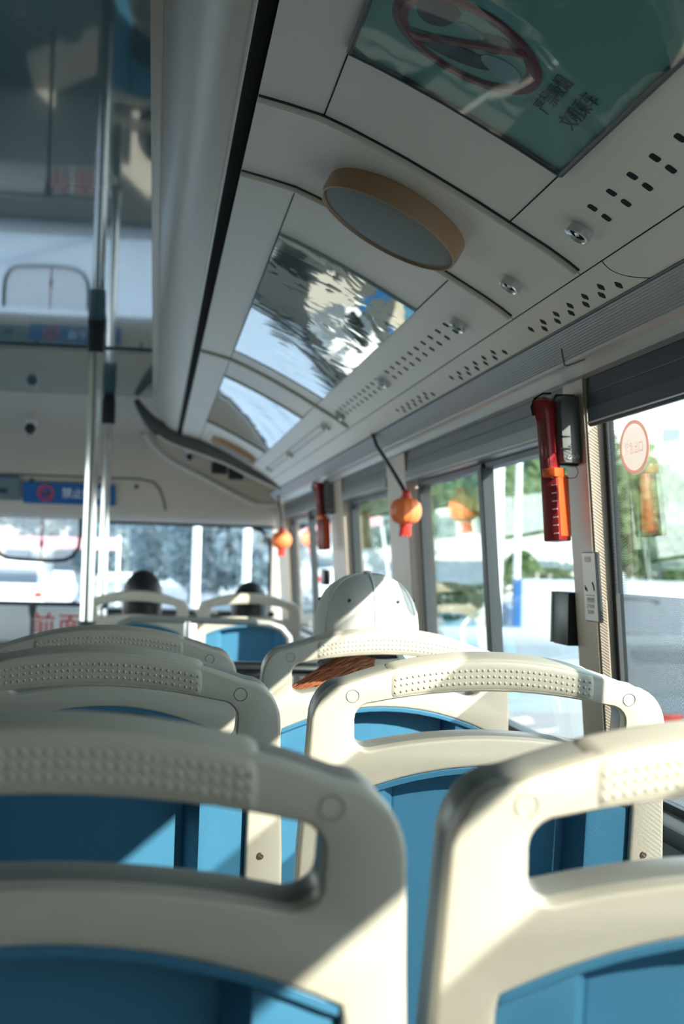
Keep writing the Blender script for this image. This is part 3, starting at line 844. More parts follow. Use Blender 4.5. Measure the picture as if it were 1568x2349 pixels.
def knob(x, y, label, tilt=0.0):
    mx = panel_frame(x, y); r = .0195
    root = thing('air_nozzle', on_panel(x, y), label, 'air vent', 'round air nozzles')
    n = 32
    b = MB(); pr_ = [(r * .98, -.002), (r, .004), (r, .008), (r * .93, .0125), (r * .80, .0135), (r * .66, .011), (r * .60, .007)]
    b.loft([[mx @ Vector((q[0] * cos(2 * pi * i / n), q[0] * sin(2 * pi * i / n), q[1])) for i in range(n)] for q in pr_], cap=False); b.build('ring', M['nozzle'], root, ang=50)
    b = MB(); pr_ = [(r * .62, .009), (r * .45, .006), (r * .2, .005), (.0005, .005)]
    b.loft([[mx @ Vector((q[0] * cos(2 * pi * i / n), q[0] * sin(2 * pi * i / n), q[1])) for i in range(n)] for q in pr_]); b.build('inner_cup', M['hole'], root)
    b = MB(); b.box((0, 0, 0), (r * .55, r * .42, .0025), .0006); 
    for v in b.bm.verts: v.co = mx @ (Euler((.35, 0, .5)).to_matrix() @ v.co + Vector((0, 0, .0085)))
    b.build('flap', M['nozzle'], root)
for y, lab in ((1.753, 'chrome air nozzle beside the near teal poster, largest of the row'), (2.107, 'chrome air nozzle level with the big round speaker'), (2.488, 'chrome air nozzle at the near end of the long row of square holes'),
               (3.334, 'chrome air nozzle half way along the long row of square holes'), (4.15, 'chrome air nozzle closing the far end of the long hole row'), (4.5, 'chrome air nozzle just beyond the third seam, near the glaring poster'), (5.72, 'chrome air nozzle beside the middle of the glaring poster'), (6.75, 'tiny chrome air nozzle near the far speaker')):
    knob(.567, y, lab)

# ------------------------------------------------------------------ emergency hammers
def hammer(ox, oy, oz, s, label, group='emergency hammers'):
    """authored at pillar 1 and shifted by (ox, oy, oz), scaled s about (.745, 2.33, 1.41)"""
    def T(v): v = Vector(v); p = Vector((.745, 2.33, 1.41)); return p + (v - p) * s + Vector((ox, oy, oz))
    root = thing('emergency_hammer', T((.71, 2.33, 1.15)), label, 'hammer', group)
    def put(b, name, m, par=root, ang=35):
        for v in b.bm.verts: v.co = T(v.co)
        return b.build(name, m, par, ang=ang)
    yaw = radians(-50)
    # lower head: bevelled red bar, sunlight on its right side put in as an orange plate
    b = MB(); b.box((.716, 2.325, 1.210), (.034, .040, .120), .003, rot=(0, radians(-5), yaw)); head = put(b, 'head', M['hamred'])
    b = MB()
    q = Matrix.Translation((.716, 2.325, 1.210)) @ Euler((0, radians(-5), yaw)).to_matrix().to_4x4()
    bb = MB(); bb.box((.0172, .001, .003), (.003, .034, .110), .001)
    for v in bb.bm.verts: v.co = q @ v.co
    put(bb, 'lit_face', M['hamorange'])
    bb = MB()
    for i in range(7): bb.box((.011, -.0203, .040 - i * .0145), (.010, .001, .0018))
    for v in bb.bm.verts: v.co = q @ v.co
    put(bb, 'scale_marks', M['white'], head)
    # handle
    b = MB(); rings = []
    for z, cx, hw, hd_ in ((1.262, .7045, .0135, .015), (1.275, .7035, .0140, .0155), (1.33, .6975, .0140, .0155), (1.365, .6940, .0140, .0165), (1.380, .6915, .0165, .019), (1.392, .6890, .0180, .0205), (1.402, .6875, .0165, .019), (1.408, .6870, .011, .013)):
        rings.append([Vector((cx + u_ * cos(yaw) - w_ * sin(yaw), 2.322 + u_ * sin(yaw) + w_ * cos(yaw), z)) for u_, w_ in [(hw * sx, hd_ * sy) for sx, sy in ((-.75, -1), (.75, -1), (1, -.75), (1, .75), (.75, 1), (-.75, 1), (-1, .75), (-1, -.75))]])
    b.loft(rings); put(b, 'handle', M['hamred'], ang=30)
    h2 = Matrix.Translation((.6985, 2.322, 1.322)) @ Euler((0, radians(-6.0), 0)).to_matrix().to_4x4() @ Euler((0, 0, yaw)).to_matrix().to_4x4()
    b = MB(); b.box((0, -.0158, .0), (.017, .002, .088), .001)
    for v in b.bm.verts: v.co = h2 @ v.co
    put(b, 'handle_strip', M['hamdark'])
    b = MB(); b.sph((.001, -.0165, -.008), .0065, sc=(.8, .5, 2.6)); b.sph((0, -.0165, .028), .0018)
    for v in b.bm.verts: v.co = h2 @ v.co
    put(b, 'push_button', M['hamdark'])
    b = MB(); b.box((.7075, 2.316, 1.273), (.028, .034, .017), .002, rot=(0, -.06, yaw)); put(b, 'collar', M['hamorange'])
    # holder
    b = MB(); rings = []
    for z, x0, x1 in ((1.292, .718, .757), (1.30, .715, .758), (1.33, .712, .757), (1.355, .710, .7525), (1.375, .709, .7525), (1.39, .708, .757), (1.405, .709, .758), (1.412, .714, .754)):
        rings.append([Vector((x, y, z)) for x, y in ((x0, 2.316), (x0 + .006, 2.300), ((x0 + x1) / 2, 2.297), (x1 - .005, 2.300), (x1, 2.316), (x1, 2.345), ((x0 + x1) / 2, 2.347), (x0, 2.345))])
    b.loft(rings); hd = put(b, 'holder', M['holder'], ang=45)
    b = MB(); rings = []
    for z, x0, x1 in ((1.288, .722, .766), (1.33, .720, .765), (1.36, .72, .760), (1.39, .70, .765), (1.418, .712, .760)):
        rings.append([Vector((x, y, z)) for x, y in ((x0, 2.330), (x1, 2.322), (x1, 2.352), (x0, 2.352))])
    b.loft(rings); put(b, 'back_plate', M['dark'], ang=45)
    for z in (1.338, 1.316):
        b = MB(); b.box((.723, 2.2985, z), (.024, .002, .0022)); put(b, 'slot', M['hole'], hd)
    b = MB(); b.tube([(.668, 2.318, 1.375), (.664, 2.318, 1.39), (.670, 2.318, 1.407), (.685, 2.318, 1.416), (.70, 2.318, 1.417)], .002, n=6)
    put(b, 'hanging_loop', M['hole'])
    b = MB()
    for i in range(3): b.tube([(.727 + i * .008, 2.2972, 1.2985 + .0015 * i), (.730 + i * .008, 2.2972, 1.3045 + .0015 * i), (.733 + i * .008, 2.2972, 1.2995 + .0015 * i), (.7295 + i * .008, 2.2972, 1.2975 + .0015 * i)], .0009, n=6)
    put(b, 'white_marks', M['white'], hd)
    b = MB(); b.tube([(.742, 2.31, 1.291), (.747, 2.305, 1.283), (.749, 2.303, 1.275), (.746, 2.305, 1.266), (.739, 2.31, 1.264), (.730, 2.315, 1.265)], .0007, n=6); put(b, 'wire', M['gasket'])
    return root
hammer(0, 0, 0, 1, 'red and orange emergency hammer in a grey holder on the near window pillar')
hammer(0.0, 3.30, .035, 1.12, 'small looking dark red emergency hammer on the far pillar above the white cap')

# notice plate and black catch on the near pillar
t = thing('notice_plate', (xpil(1.07) - .004, 2.28, 1.07), 'narrow white notice plate with black border on the near pillar under the hammer', 'notice')
def side_pt(y, z, off=0.0): return Vector((xpil(z) - off, y, z))
b = MB(); wall_slab(b, 2.240, 2.322, 1.008, 1.132, lambda z: xpil(z) - .004, lambda z: xpil(z) + .001, .0008); b.build('backing', M['gasket'], t)
b = MB(); wall_slab(b, 2.250, 2.321, 1.010, 1.130, lambda z: xpil(z) - .0048, lambda z: xpil(z) - .0035); b.build('card', M['white'], t)
def side_text(txt, size, y, z, m, par, name, f=xpil, off=.0052, mirror=False):
    me = textmesh(txt, size, .0002)
    for v in me.vertices:
        zz = z + v.co.y; v.co = Vector((f(zz) - off - abs(v.co.z), y - (v.co.x if not mirror else -v.co.x), zz))
    return link_mesh(name, me, m, par)
side_text('\u5b89\u5168\u9524', .011, 2.288, 1.118, M['red'], t, 'printed_text')
side_text('\u4f7f\u7528\u8bf4\u660e', .010, 2.285, 1.046, M['dark'], t, 'printed_text')
side_text('\u53d6\u4e0b\u5b89\u5168\u9524', .008, 2.287, 1.035, M['dark'], t, 'printed_text')
side_text('\u6572\u51fb\u73bb\u7483', .008, 2.288, 1.025, M['dark'], t, 'printed_text')
b = MB(); b.box(side_pt(2.286, 1.055, .0051), (.0006, .046, .0016)); b.tube([side_pt(2.300, 1.062, .0052), side_pt(2.305, 1.068, .0052), side_pt(2.308, 1.064, .0052), side_pt(2.312, 1.072, .0052)], .0012, n=6)
b.tube([side_pt(2.270, 1.078, .0052), side_pt(2.264, 1.071, .0052), side_pt(2.261, 1.064, .0052)], .0016, n=6); b.build('printed_marks', M['dark'], t)
t = thing('window_catch', (.775, 2.43, .96), 'black plastic window catch beyond the near pillar, beside the white notice plate', 'catch')
b = MB(); b.box((.778, 2.435, 1.008), (.03, .09, .100), .004); b.build('body', M['dark'], t)
b = MB(); b.cyl((.768, 2.486, .96), (.768, 2.486, 1.057), .008, n=14); b.build('edge_rod', M['frame'], t)
t = thing('window_catch', (.77, 5.9, 1.0), 'small black catch on the far window left of the white cap', 'catch')
b = MB(); b.box((.765, 5.92, 1.035), (.03, .10, .07), .004); b.build('body', M['dark'], t)
b = MB(); b.cyl((.755, 5.97, 1.0), (.755, 5.97, 1.07), .007, n=12); b.build('edge_rod', M['frame'], t)

# oval sticker on the near pane
t = thing('window_sticker', (xg(1.30) - .002, 2.135, 1.30), 'round pale orange sticker with red writing on the near window pane', 'sticker')
def disc_side(y, z, ry, rz, off, th=.0006, n=48, hole=0.0):
    b = MB()
    A = [(cos(2 * pi * i / n), sin(2 * pi * i / n)) for i in range(n)]
    if hole:
        rings = []
        for q, o in ((1, off), (hole, off), (hole, off - th), (1, off - th), (1, off)):
            rings.append([Vector((xg(z + rz * q * s) - o, y + ry * q * c, z + rz * q * s)) for c, s in A])
        b.loft(rings, cap=False)
    else:
        b.loft([[Vector((xg(z + rz * s) - o, y + ry * c, z + rz * s)) for c, s in A] for o in (off, off - th)])
    return b
disc_side(2.135, 1.308, .068, .0455, -.0015).build('disc', M['sticker'], t)
disc_side(2.135, 1.308, .068, .0455, -.0008, hole=.86).build('red_ring', M['stickred'], t)
side_text('\u7d27\u6025\u51fa\u53e3', .022, 2.135, 1.305, M['stickred'], t, 'printed_text', f=xg, off=-.0006)

# ------------------------------------------------------------------ lanterns
def lantern(x, y, z, r, label, cord):
    root = thing('festive_lantern', (x, y, z), label, 'lantern', 'orange lanterns by the windows')
    b = MB(); n = 48; rings = []
    for i in range(13):
        a = -pi / 2 + pi * i / 12
        rr_ = r * (.30 + .70 * cos(a) ** .8); zz = z + r * .80 * sin(a)
        rings.append([Vector((x + rr_ * (1 - .05 * (j % 4 == 0)) * cos(2 * pi * j / n), y + rr_ * (1 - .05 * (j % 4 == 0)) * sin(2 * pi * j / n), zz)) for j in range(n)])
    b.loft(rings); b.build('shade', M['lantern'], root, ang=60)
    b = MB(); b.cyl((x, y, z + r * .76), (x, y, z + r * .92), r * .36, n=20); b.sph((x, y, z + r * 1.05), r * .28); b.build('cap', M['lanternred'], root)
    b = MB(); b.cyl((x, y, z - r * .95), (x, y, z - r * .76), r * .40, n=20); b.build('bottom_ring', M['lanternred'], root)
    b = MB()
    for i in range(22):
        a = 2 * pi * i / 22; b.tube([(x + r * .30 * cos(a), y + r * .30 * sin(a), z - r * .9), (x + r * .33 * cos(a), y + r * .33 * sin(a), z - r * 1.45 - r * .08 * (i % 3))], r * .045, n=5)
    b.build('tassel', M['lanternred'], root)
    b = MB(); b.tube(cord, .006, n=8); b.build('cord', M['dark'], root)
    return root
lantern(.712, 3.76, 1.255, .046, 'orange lantern with red cap hanging on a black cord beside the second pillar',
        [(.712, 3.76, 1.30), (.706, 3.79, 1.325), (.694, 3.85, 1.365), (.678, 3.94, 1.42), (.666, 4.02, 1.462), (.660, 4.07, 1.5035)])
lantern(.715, 7.55, 1.222, .058, 'glowing orange lantern further forward near the windscreen corner',
        [(.715, 7.55, 1.28), (.712, 7.55, 1.34), (.70, 7.55, 1.40), (.69, 7.56, 1.478)])

# ------------------------------------------------------------------ things at the front
def front_plate(name, x0, x1, z0, z1, m, label, cat, y=None, rot=True):
    zc = (z0 + z1) / 2
    yy = yh(zc) if y is None else y
    t = thing(name, ((x0 + x1) / 2, yy, z0), label, cat)
    sl = (yh(z0) - yh(z1)) / (z0 - z1) if y is None else 0
    b = MB(); vs = []
    for dy in (-.012, -.002):
        for x in (x0, x1):
            for z in (z0, z1): vs.append(Vector((x, yy + (z - zc) * sl + dy - .006, z)))
    b.add(vs, [(0, 1, 3, 2), (4, 6, 7, 5), (0, 4, 5, 1), (2, 3, 7, 6), (0, 2, 6, 4), (1, 5, 7, 3)]); b.build('board', m, t)
    return t, (lambda x, z, o=0.0: Vector((x, yy + (z - zc) * sl - .0185 - o, z)))
t, fp = front_plate('warning_sign', -.795, -.245, 1.412, 1.535, M['signblue'], 'blue sign with red prohibition ring and white writing above the windscreen', 'sign')
b = MB(); b.tube([fp(-.66 + .042 * cos(2 * pi * i / 32), 1.474 + .042 * sin(2 * pi * i / 32)) for i in range(33)], .006, n=6, cap=False); b.tube([fp(-.69, 1.50), fp(-.63, 1.446)], .005, n=6); b.build('prohibition_ring', M['lanternred'], t)
b = MB(); b.box(fp(-.66, 1.474, -.002), (.045, .004, .03), .001); b.build('printed_emblem', M['navy'], t)
me = textmesh('\u7981\u6b62\u5438\u70df', .062, .0005)
for v in me.vertices: v.co = fp(-.44 + v.co.x, 1.474 + v.co.y, v.co.z)
link_mesh('printed_text', me, M['white'], t)
t, fp = front_plate('display_box', -1.25, -.81, 1.425, 1.555, M['signgrey'], 'grey box cut by the left frame edge beside the blue sign', 'box')
b = MB(); b.box(fp(-.915, 1.49), (.06, .004, .055), .01); b.build('dark_window', M['navy'], t)
b = MB(); b.box(fp(-1.03, 1.558), (.44, .02, .008), .002); b.build('top_edge', M['signblue'], t)
def camera_dome(x, z, s, label):
    y = yh(z)
    t = thing('security_camera', (x, y, z), label, 'camera', 'ceiling cameras')
    b = MB(); b.box((x, y - .012, z), (.055 * s, .03, .115 * s), .012); b.build('mount', M['whitepaint'], t)
    b = MB(); b.sph((x, y - .03, z - .035 * s), .026 * s); b.build('dome', M['dark'], t)
camera_dome(-.725, 1.862, 1.25, 'white camera with black dome high on the left above the blue sign')
camera_dome(.19, 1.735, .8, 'smaller camera with black dome under the dark arched trim')
for i, x in enumerate((.372, .476)):
    z = 1.665 - i * .03; y = yh(z)
    t = thing('vent_grille', (x, y, z - .045), ('left' if i == 0 else 'right') + ' one of two square black grilles under the dark arched trim', 'vent', 'square grilles')
    b = MB(); b.box((x, y - .008, z), (.092, .03, .092), .004); b.build('surround', M['dark'], t)
    b = MB()
    for q in range(5): b.box((x, y - .025, z - .032 + q * .016), (.075, .006, .005))
    b.build('slats', M['joint'], t)
# visor with black frame
t = thing('sun_visor', (-.70, 8.2, 1.07), 'clear sun visor with a black rounded frame hanging over the windscreen at left', 'visor')
pts = [(-.446, 1.325), (-.446, 1.22), (-.452, 1.155), (-.485, 1.100), (-.53, 1.075), (-.60, 1.067), (-.67, 1.066), (-.80, 1.070), (-.87, 1.076), (-.915, 1.097), (-.945, 1.15), (-.95, 1.22), (-.95, 1.325)]
b = MB(); b.tube([(x, 8.2, z) for x, z in pts], .012, n=10); b.build('frame', M['gasket'], t)
b = MB(); vs = [Vector((x * .97, 8.2, z)) for x, z in pts] + [Vector((x, 8.204, z)) for x, z in pts]; n = len(pts)
b.add(vs, [list(range(n))[::-1], list(range(n, 2 * n))] + [[i, (i + 1) % n, n + (i + 1) % n, n + i] for i in range(n)]); b.build('tinted_sheet', M['visor'], t)
b = MB(); b.tube([(-.672, 8.19, 1.07), (-.673, 8.19, 1.2), (-.674, 8.19, 1.325)], .005, n=6); b.sph((-.673, 8.19, 1.17), .012, sc=(1, 1, 2.6)); b.build('pull_cord', M['red'], t)
# driver screen board with red characters, rail with clamp
t = thing('notice_board', (-.62, 7.6, .62), 'white board with large red characters low at the left beside the near pole', 'sign')
b = MB(); b.box((-.80, 7.6, .715), (1.1, .02, .19), .006); b.build('board', M['whitepaint'], t)
me = textmesh('\u524d\u9762', .145, .001, space=1.12)
for v in me.vertices: v.co = Vector((-.525 + v.co.x, 7.588 - v.co.z, .70 + v.co.y))
link_mesh('red_characters', me, M['lanternred'], t)
t = thing('partition_rail', (-.8, 7.45, 0), 'thin dark rail with clamp and post above the white board at left', 'rail')
b = MB(); b.tube([(-1.5, 7.45, .833), (-.30, 7.45, .833)], .012, n=10); b.build('bar', M['gasket'], t)
b = MB(); b.cyl((-.648, 7.45, FZ), (-.648, 7.45, .80), .011, n=12); b.build('post', M['joint'], t)
b = MB(); b.cyl((-.648, 7.45, .76), (-.648, 7.45, .84), .014, .028, n=14); b.build('clamp', M['joint'], t)


# ------------------------------------------------------------------ people
def ell(cx, cy, z, rx, ry, n=20, e=2.2):
    out = []
    for i in range(n):
        a = 2 * pi * i / n; c, s_ = cos(a), sin(a)
        out.append(Vector((cx + rx * abs(c) ** (2 / e) * (1 if c >= 0 else -1), cy + ry * abs(s_) ** (2 / e) * (1 if s_ >= 0 else -1), z)))
    return out
TORSO = [(-.03, .0, .16, .11), (.03, .0, .175, .125), (.12, -.015, .165, .118), (.25, -.03, .155, .11), (.36, -.035, .17, .112), (.44, -.035, .175, .10), (.49, -.03, .145, .085), (.525, -.02, .085, .065)]
NECK = [(.50, -.02, .060, .058), (.55, -.012, .053, .054), (.60, -.002, .052, .056)]
HEAD = [(.595, .012, .040, .050), (.615, .018, .055, .072), (.645, .020, .064, .085), (.685, .014, .072, .093), (.73, .008, .0765, .098), (.775, .002, .0765, .098), (.815, -.002, .066, .084), (.845, -.004, .044, .056), (.858, -.004, .018, .022)]
def remesh(b, vox, smooth=4):
    bmesh.ops.recalc_face_normals(b.bm, faces=b.bm.faces)
    me = bpy.data.meshes.new('r'); b.bm.to_mesh(me); b.bm.free()
    o = bpy.data.objects.new('r', me); COL.objects.link(o)
    m = o.modifiers.new('v', 'REMESH'); m.mode = 'VOXEL'; m.voxel_size = vox
    q = o.modifiers.new('s', 'SMOOTH'); q.iterations = smooth; q.factor = .5
    r = evalmesh(o); bpy.data.meshes.remove(me)
    for p in r.polygons: p.use_smooth = True
    return r
def person(px, py, pz, sc, label, hair=None, jacket='jacket', yaw=0.0, tilt=0.0, headback=0.0, hs=1.0):
    root = thing('person', (px, py, pz), label, 'person')
    Mx = Matrix.Translation((px, py, pz)) @ Matrix.Diagonal((sc, sc, sc, 1))
    piv = Vector((0, -.01, .56))
    HR = Matrix.Translation(piv + Vector((0, headback, 0))) @ Euler((tilt, 0, yaw)).to_matrix().to_4x4() @ Matrix.Diagonal((hs, hs, hs, 1)) @ Matrix.Translation(-piv)
    def limbs(b, inf, arms=True, legs=True, hands=True):
        for s_ in (-1, 1):
            if arms:
                b.tube([(s_ * .145, -.03, .455), (s_ * .185, -.03, .43), (s_ * .205, -.01, .33), (s_ * .215, .03, .20), (s_ * .185, .13, .15), (s_ * .145, .23, .125), (s_ * .13, .26, .122)], [x + inf for x in (.05, .054, .047, .042, .037, .029, .026)], n=14)
            if legs:
                b.tube([(s_ * .085, -.02, .03), (s_ * .095, .12, .05), (s_ * .10, .28, .055), (s_ * .10, .40, .05), (s_ * .10, .44, .0), (s_ * .10, .43, -.18), (s_ * .10, .42, -.33)], [x + inf for x in (.085, .083, .07, .058, .055, .048, .036)], n=14)
            if hands:
                b.tube([(s_ * .13, .255, .122), (s_ * .118, .30, .122), (s_ * .108, .345, .118)], [.024, .036, .030], n=14, flat=(1.0, .55))
                for k_, (dx, ln) in enumerate(((-.026, .060), (-.009, .072), (.009, .068), (.025, .052))):
                    x0 = s_ * .108 + dx; y0 = .338
                    b.tube([(x0, y0 - .02, .119), (x0, y0 + ln * .45, .122), (x0, y0 + ln * .8, .114), (x0, y0 + ln, .102)], [.0095, .009, .0085, .0075], n=8)
                b.tube([(s_ * .118 - s_ * .02, .29, .122), (s_ * .085, .31, .122), (s_ * .072, .345, .114)], [.013, .0105, .009], n=8)
                b.tube([(s_ * .10, .40, -.36), (s_ * .105, .46, -.375), (s_ * .11, .56, -.385)], [.036, .04, .032], n=12, flat=(1, .7))
    b = MB()
    b.loft([ell(0, cy, z, rx, ry) for z, cy, rx, ry in TORSO]); b.loft([ell(0, cy, z, rx, ry) for z, cy, rx, ry in NECK])
    h = MB(); h.loft([ell(0, cy, z, rx, ry, 24) for z, cy, rx, ry in HEAD])
    h.loft([ell(0, cy, z, rx, ry, 12) for z, cy, rx, ry in ((.668, .105, .015, .014), (.685, .112, .0165, .017), (.71, .105, .010, .012), (.73, .098, .008, .010))])     # nose
    for s_ in (-1, 1): h.sph((s_ * .076, -.005, .70), .03, sc=(.32, .62, 1.05), u=12, v=8); h.sph((s_ * .032, .085, .735), .014, u=10, v=8)
    h.tube([(-.024, .102, .640), (0, .108, .641), (.024, .102, .640)], .0065, n=8)
    me = bpy.data.meshes.new('t'); h.bm.to_mesh(me); h.bm.free(); me.transform(HR); b.bm.from_mesh(me); bpy.data.meshes.remove(me)
    limbs(b, 0)
    r = remesh(b, .0062); r.transform(Mx); link_mesh('body', r, M['skin'], root)
    b = MB(); b.loft([ell(0, cy, z, rx + .016, ry + .016) for z, cy, rx, ry in TORSO[1:]]); limbs(b, .013, True, False, False)
    b.loft([ell(0, cy, z, rx + .014, ry + .014) for z, cy, rx, ry in NECK[:2]])
    r = remesh(b, .012); r.transform(Mx); link_mesh('jacket', r, M[jacket], root)
    b = MB(); b.loft([ell(0, cy, z, rx + .008, ry + .010) for z, cy, rx, ry in TORSO[:3]]); limbs(b, .010, False, True, False)
    r = remesh(b, .013); r.transform(Mx); link_mesh('trousers', r, M['trouser'], root)
    if hair == 'short':
        b = MB(); rr = random.Random(3)
        rings = []
        for z, cy, rx, ry in ((.60, -.02, .045, .050), (.63, -.022, .064, .072), (.67, -.022, .076, .085), (.72, -.018, .084, .092), (.765, -.008, .0875, .103), (.805, -.004, .082, .100), (.838, -.004, .066, .080), (.866, -.004, .040, .048), (.878, -.004, .012, .014)):
            rings.append(ell(0, cy - .004, z, rx, ry, 28))
        b.loft(rings)
        for v in b.bm.verts:
            if v.co.y > .03 and v.co.z < .775: v.co.y = .03 - (v.co.y - .03) * .3
            v.co += Vector((rr.uniform(-1, 1), rr.uniform(-1, 1), rr.uniform(-1, 1))) * .0022
        for v in b.bm.verts: v.co = Mx @ (HR @ v.co)
        b.build('hair', M['hair'], root, ang=80)
    return root, Mx @ HR
person(-.045, 5.97, .262, .818, 'person with short black hair in the far left seat beside the slim pole', 'short', 'jacket', hs=1.25)
person(.432, 5.99, .262, .775, 'person at the far front whose dark hair barely rises above the cream grip', 'short', 'jacket2', hs=1.25)
wp, WM = person(.408, 2.545, .30, .90, 'person in a white baseball cap with a brown ponytail, seated before the dotted grips', None, 'jacket', yaw=radians(-6))
# cap
HC = WM @ Vector((0, -.004, .75)); s_ = .9
capc = Vector((.411, 2.553, .955))
def cap_ring(z, q, dy=0.0, n=48):
    out = []
    for i in range(n):
        a = 2 * pi * i / n
        out.append(Vector((capc.x + .1015 * q * cos(a), capc.y + dy + .114 * q * sin(a), z)))
    return out
b = MB(); rings = []
CP = [(.922, .972), (.935, .985), (.955, 1.0), (.98, .995), (1.005, .965), (1.028, .90), (1.048, .79), (1.063, .64), (1.073, .46), (1.079, .27), (1.081, .10), (1.0815, .01)]
for z, q in CP: rings.append(cap_ring(z, q))
for z, q in CP[::-1]: rings.append(cap_ring(z - .003 if z > .925 else z, max(q - .03, .005)))
b.loft(rings, cap=False)
for v in b.bm.verts:      # soft folds of the cloth and the arched opening at the back
    d = v.co - capc; a = math.atan2(d.y, d.x)
    f = 1 + .012 * sin(6 * a + 1) + .008 * sin(11 * a + v.co.z * 60)
    v.co.x = capc.x + d.x * f; v.co.y = capc.y + d.y * f
    if v.co.z < .96 and abs(d.x) < .045 and d.y < 0: v.co.z = max(v.co.z, .957 - 9 * d.x * d.x)
crown = b.build('cap', M['cap'], wp, ang=60)
b = MB()
for k_ in range(6):
    a = 2 * pi * k_ / 6 + .52
    b.tube([Vector((capc.x + .1015 * (q + .004) * cos(a) * (1 + .012 * sin(6 * a + 1)), capc.y + .114 * (q + .004) * sin(a) * (1 + .012 * sin(6 * a + 1)), z + .0012)) for z, q in CP[1:-1]], .0010, n=6)
b.build('cap_seams', M['cap'], crown)
b = MB(); b.sph((capc.x, capc.y, 1.082), .010, sc=(1, 1, .5)); b.build('cap_button', M['cap'], crown)
for k_ in range(6):
    a = 2 * pi * k_ / 6 + 1.04; q = .905
    c = Vector((capc.x + .1015 * q * cos(a), capc.y + .114 * q * sin(a), 1.030)); nn = Vector((cos(a), sin(a), .9)).normalized()
    b = MB(); b.cyl(c - nn * .003, c + nn * .0022, .0032, n=12); b.build('cap_eyelet', M['joint'], crown)
b = MB(); rings = []
for t_ in range(9):
    t = t_ / 8; rings.append([Vector((capc.x + (.094 - .02 * t * t) * sin(a), capc.y + .095 * cos(a) + .075 * t * (cos(a) ** .6 if cos(a) > 0 else 0), .925 - .018 * t - .02 * abs(sin(a)) ** 2)) for a in [radians(-75 + 150 * i / 20) for i in range(21)]])
b.loft(rings, closed=False, cap=False); o = b.build('cap_brim', M['cap'], crown); md = o.modifiers.new('s', 'SOLIDIFY'); md.thickness = .003
b = MB(); b.tube([(capc.x - .045, capc.y - .103, .918), (capc.x - .02, capc.y - .113, .917), (capc.x + .02, capc.y - .113, .917), (capc.x + .045, capc.y - .103, .918)], .007, n=8, flat=(.3, 1)); b.build('cap_strap', M['cap'], crown)
# hair under the cap and the ponytail
b = MB(); rings = []
for z, rx, ry, cy in ((.845, .055, .05, -.015), (.87, .074, .078, -.018), (.90, .084, .09, -.014), (.93, .092, .098, -.006), (.955, .094, .102, -.002)):
    rings.append([Vector((capc.x + rx * cos(a), capc.y + cy + ry * sin(a), z)) for a in [radians(150 + 240 * i / 24) for i in range(25)]])
b.loft(rings, closed=False, cap=False); o = b.build('hair', M['hair'], wp, ang=80); md = o.modifiers.new('s', 'SOLIDIFY'); md.thickness = .006
b = MB(); rr = random.Random(11)
b.tube([(.400, 2.446, .912), (.375, 2.446, .912), (.335, 2.446, .896), (.295, 2.446, .872), (.262, 2.446, .855)], [.012, .020, .020, .016, .004], n=12)
for i in range(330):
    s0 = Vector((.398 + rr.uniform(-.022, .012), 2.436 + rr.uniform(-.010, .008), .914 + rr.uniform(-.016, .012)))
    e0 = Vector((.250 + rr.uniform(-.012, .03), 2.432 + rr.uniform(-.012, .02), .850 + rr.uniform(-.028, .016)))
    m1 = s0.lerp(e0, .28) + Vector((0, rr.uniform(-.010, .002), .012 + rr.uniform(-.024, .012))); m2 = s0.lerp(e0, .65) + Vector((rr.uniform(-.006, .006), rr.uniform(-.006, .002), .006 + rr.uniform(-.020, .014)))
    b.tube([s0, s0.lerp(m1, .5) + Vector((0, 0, .006)), m1, m1.lerp(m2, .5) + Vector((0, 0, .002)), m2, e0], [.0022, .0026, .0026, .0022, .0017, .0006], n=5)
b.build('ponytail', M['brownhair'], wp, ang=80)
# mask with ear loops
b = MB(); rings = []
for z, q in ((.835, .86), (.86, .97), (.885, 1.0), (.905, .95)):
    rings.append([Vector((capc.x + .078 * q * sin(a), capc.y + .006 + .100 * q * cos(a), z)) for a in [radians(-95 + 215 * i / 24) for i in range(25)]])
b.loft(rings, closed=False, cap=False); o = b.build('face_mask', M['mask'], wp, ang=70); md = o.modifiers.new('s', 'SOLIDIFY'); md.thickness = .0025
for s2 in (-1, 1):
    b = MB(); b.tube([(capc.x + s2 * .079, capc.y + .02, .900), (capc.x + s2 * .083, capc.y - .010, .912), (capc.x + s2 * .085, capc.y - .022, .898), (capc.x + s2 * .080, capc.y - .010, .872), (capc.x + s2 * .077, capc.y + .02, .862)], .0014, n=6); b.build('ear_loop', M['mask'], o)

# ------------------------------------------------------------------ the street outside
RZ = -1.10
b = MB(); b.box((0, 60, RZ - .05), (30, 260, .1)); struct(b.build('ground', M['asphalt']))
b = MB(); b.box((15.5, 60, RZ + .02), (23, 260, .24)); struct(b.build('pavement', M['paving']))
def leaf_crown(seed, n, r, zc, squash=.85):
    rr = random.Random(seed); b = MB()
    cl = [(Vector((rr.gauss(0, .45), rr.gauss(0, .45), rr.gauss(0, .42))) * r, rr.uniform(.35, .6) * r) for _ in range(16)]
    for i in range(n):
        c, q = rr.choice(cl)
        d = Vector((rr.gauss(0, 1), rr.gauss(0, 1), rr.gauss(0, 1))).normalized() * q * rr.uniform(.55, 1.0) ** .5
        p = c + d; p.z = p.z * squash + zc
        a = Vector((rr.gauss(0, 1), rr.gauss(0, 1), rr.gauss(0, 1))).normalized(); t = d.cross(a).normalized()
        L_, W_ = rr.uniform(.13, .25) * (r / 2.2), rr.uniform(.07, .12) * (r / 2.2)
        b.add([p - a * L_, p + t * W_, p + a * L_, p - t * W_], [(0, 1, 2, 3)])
    return b
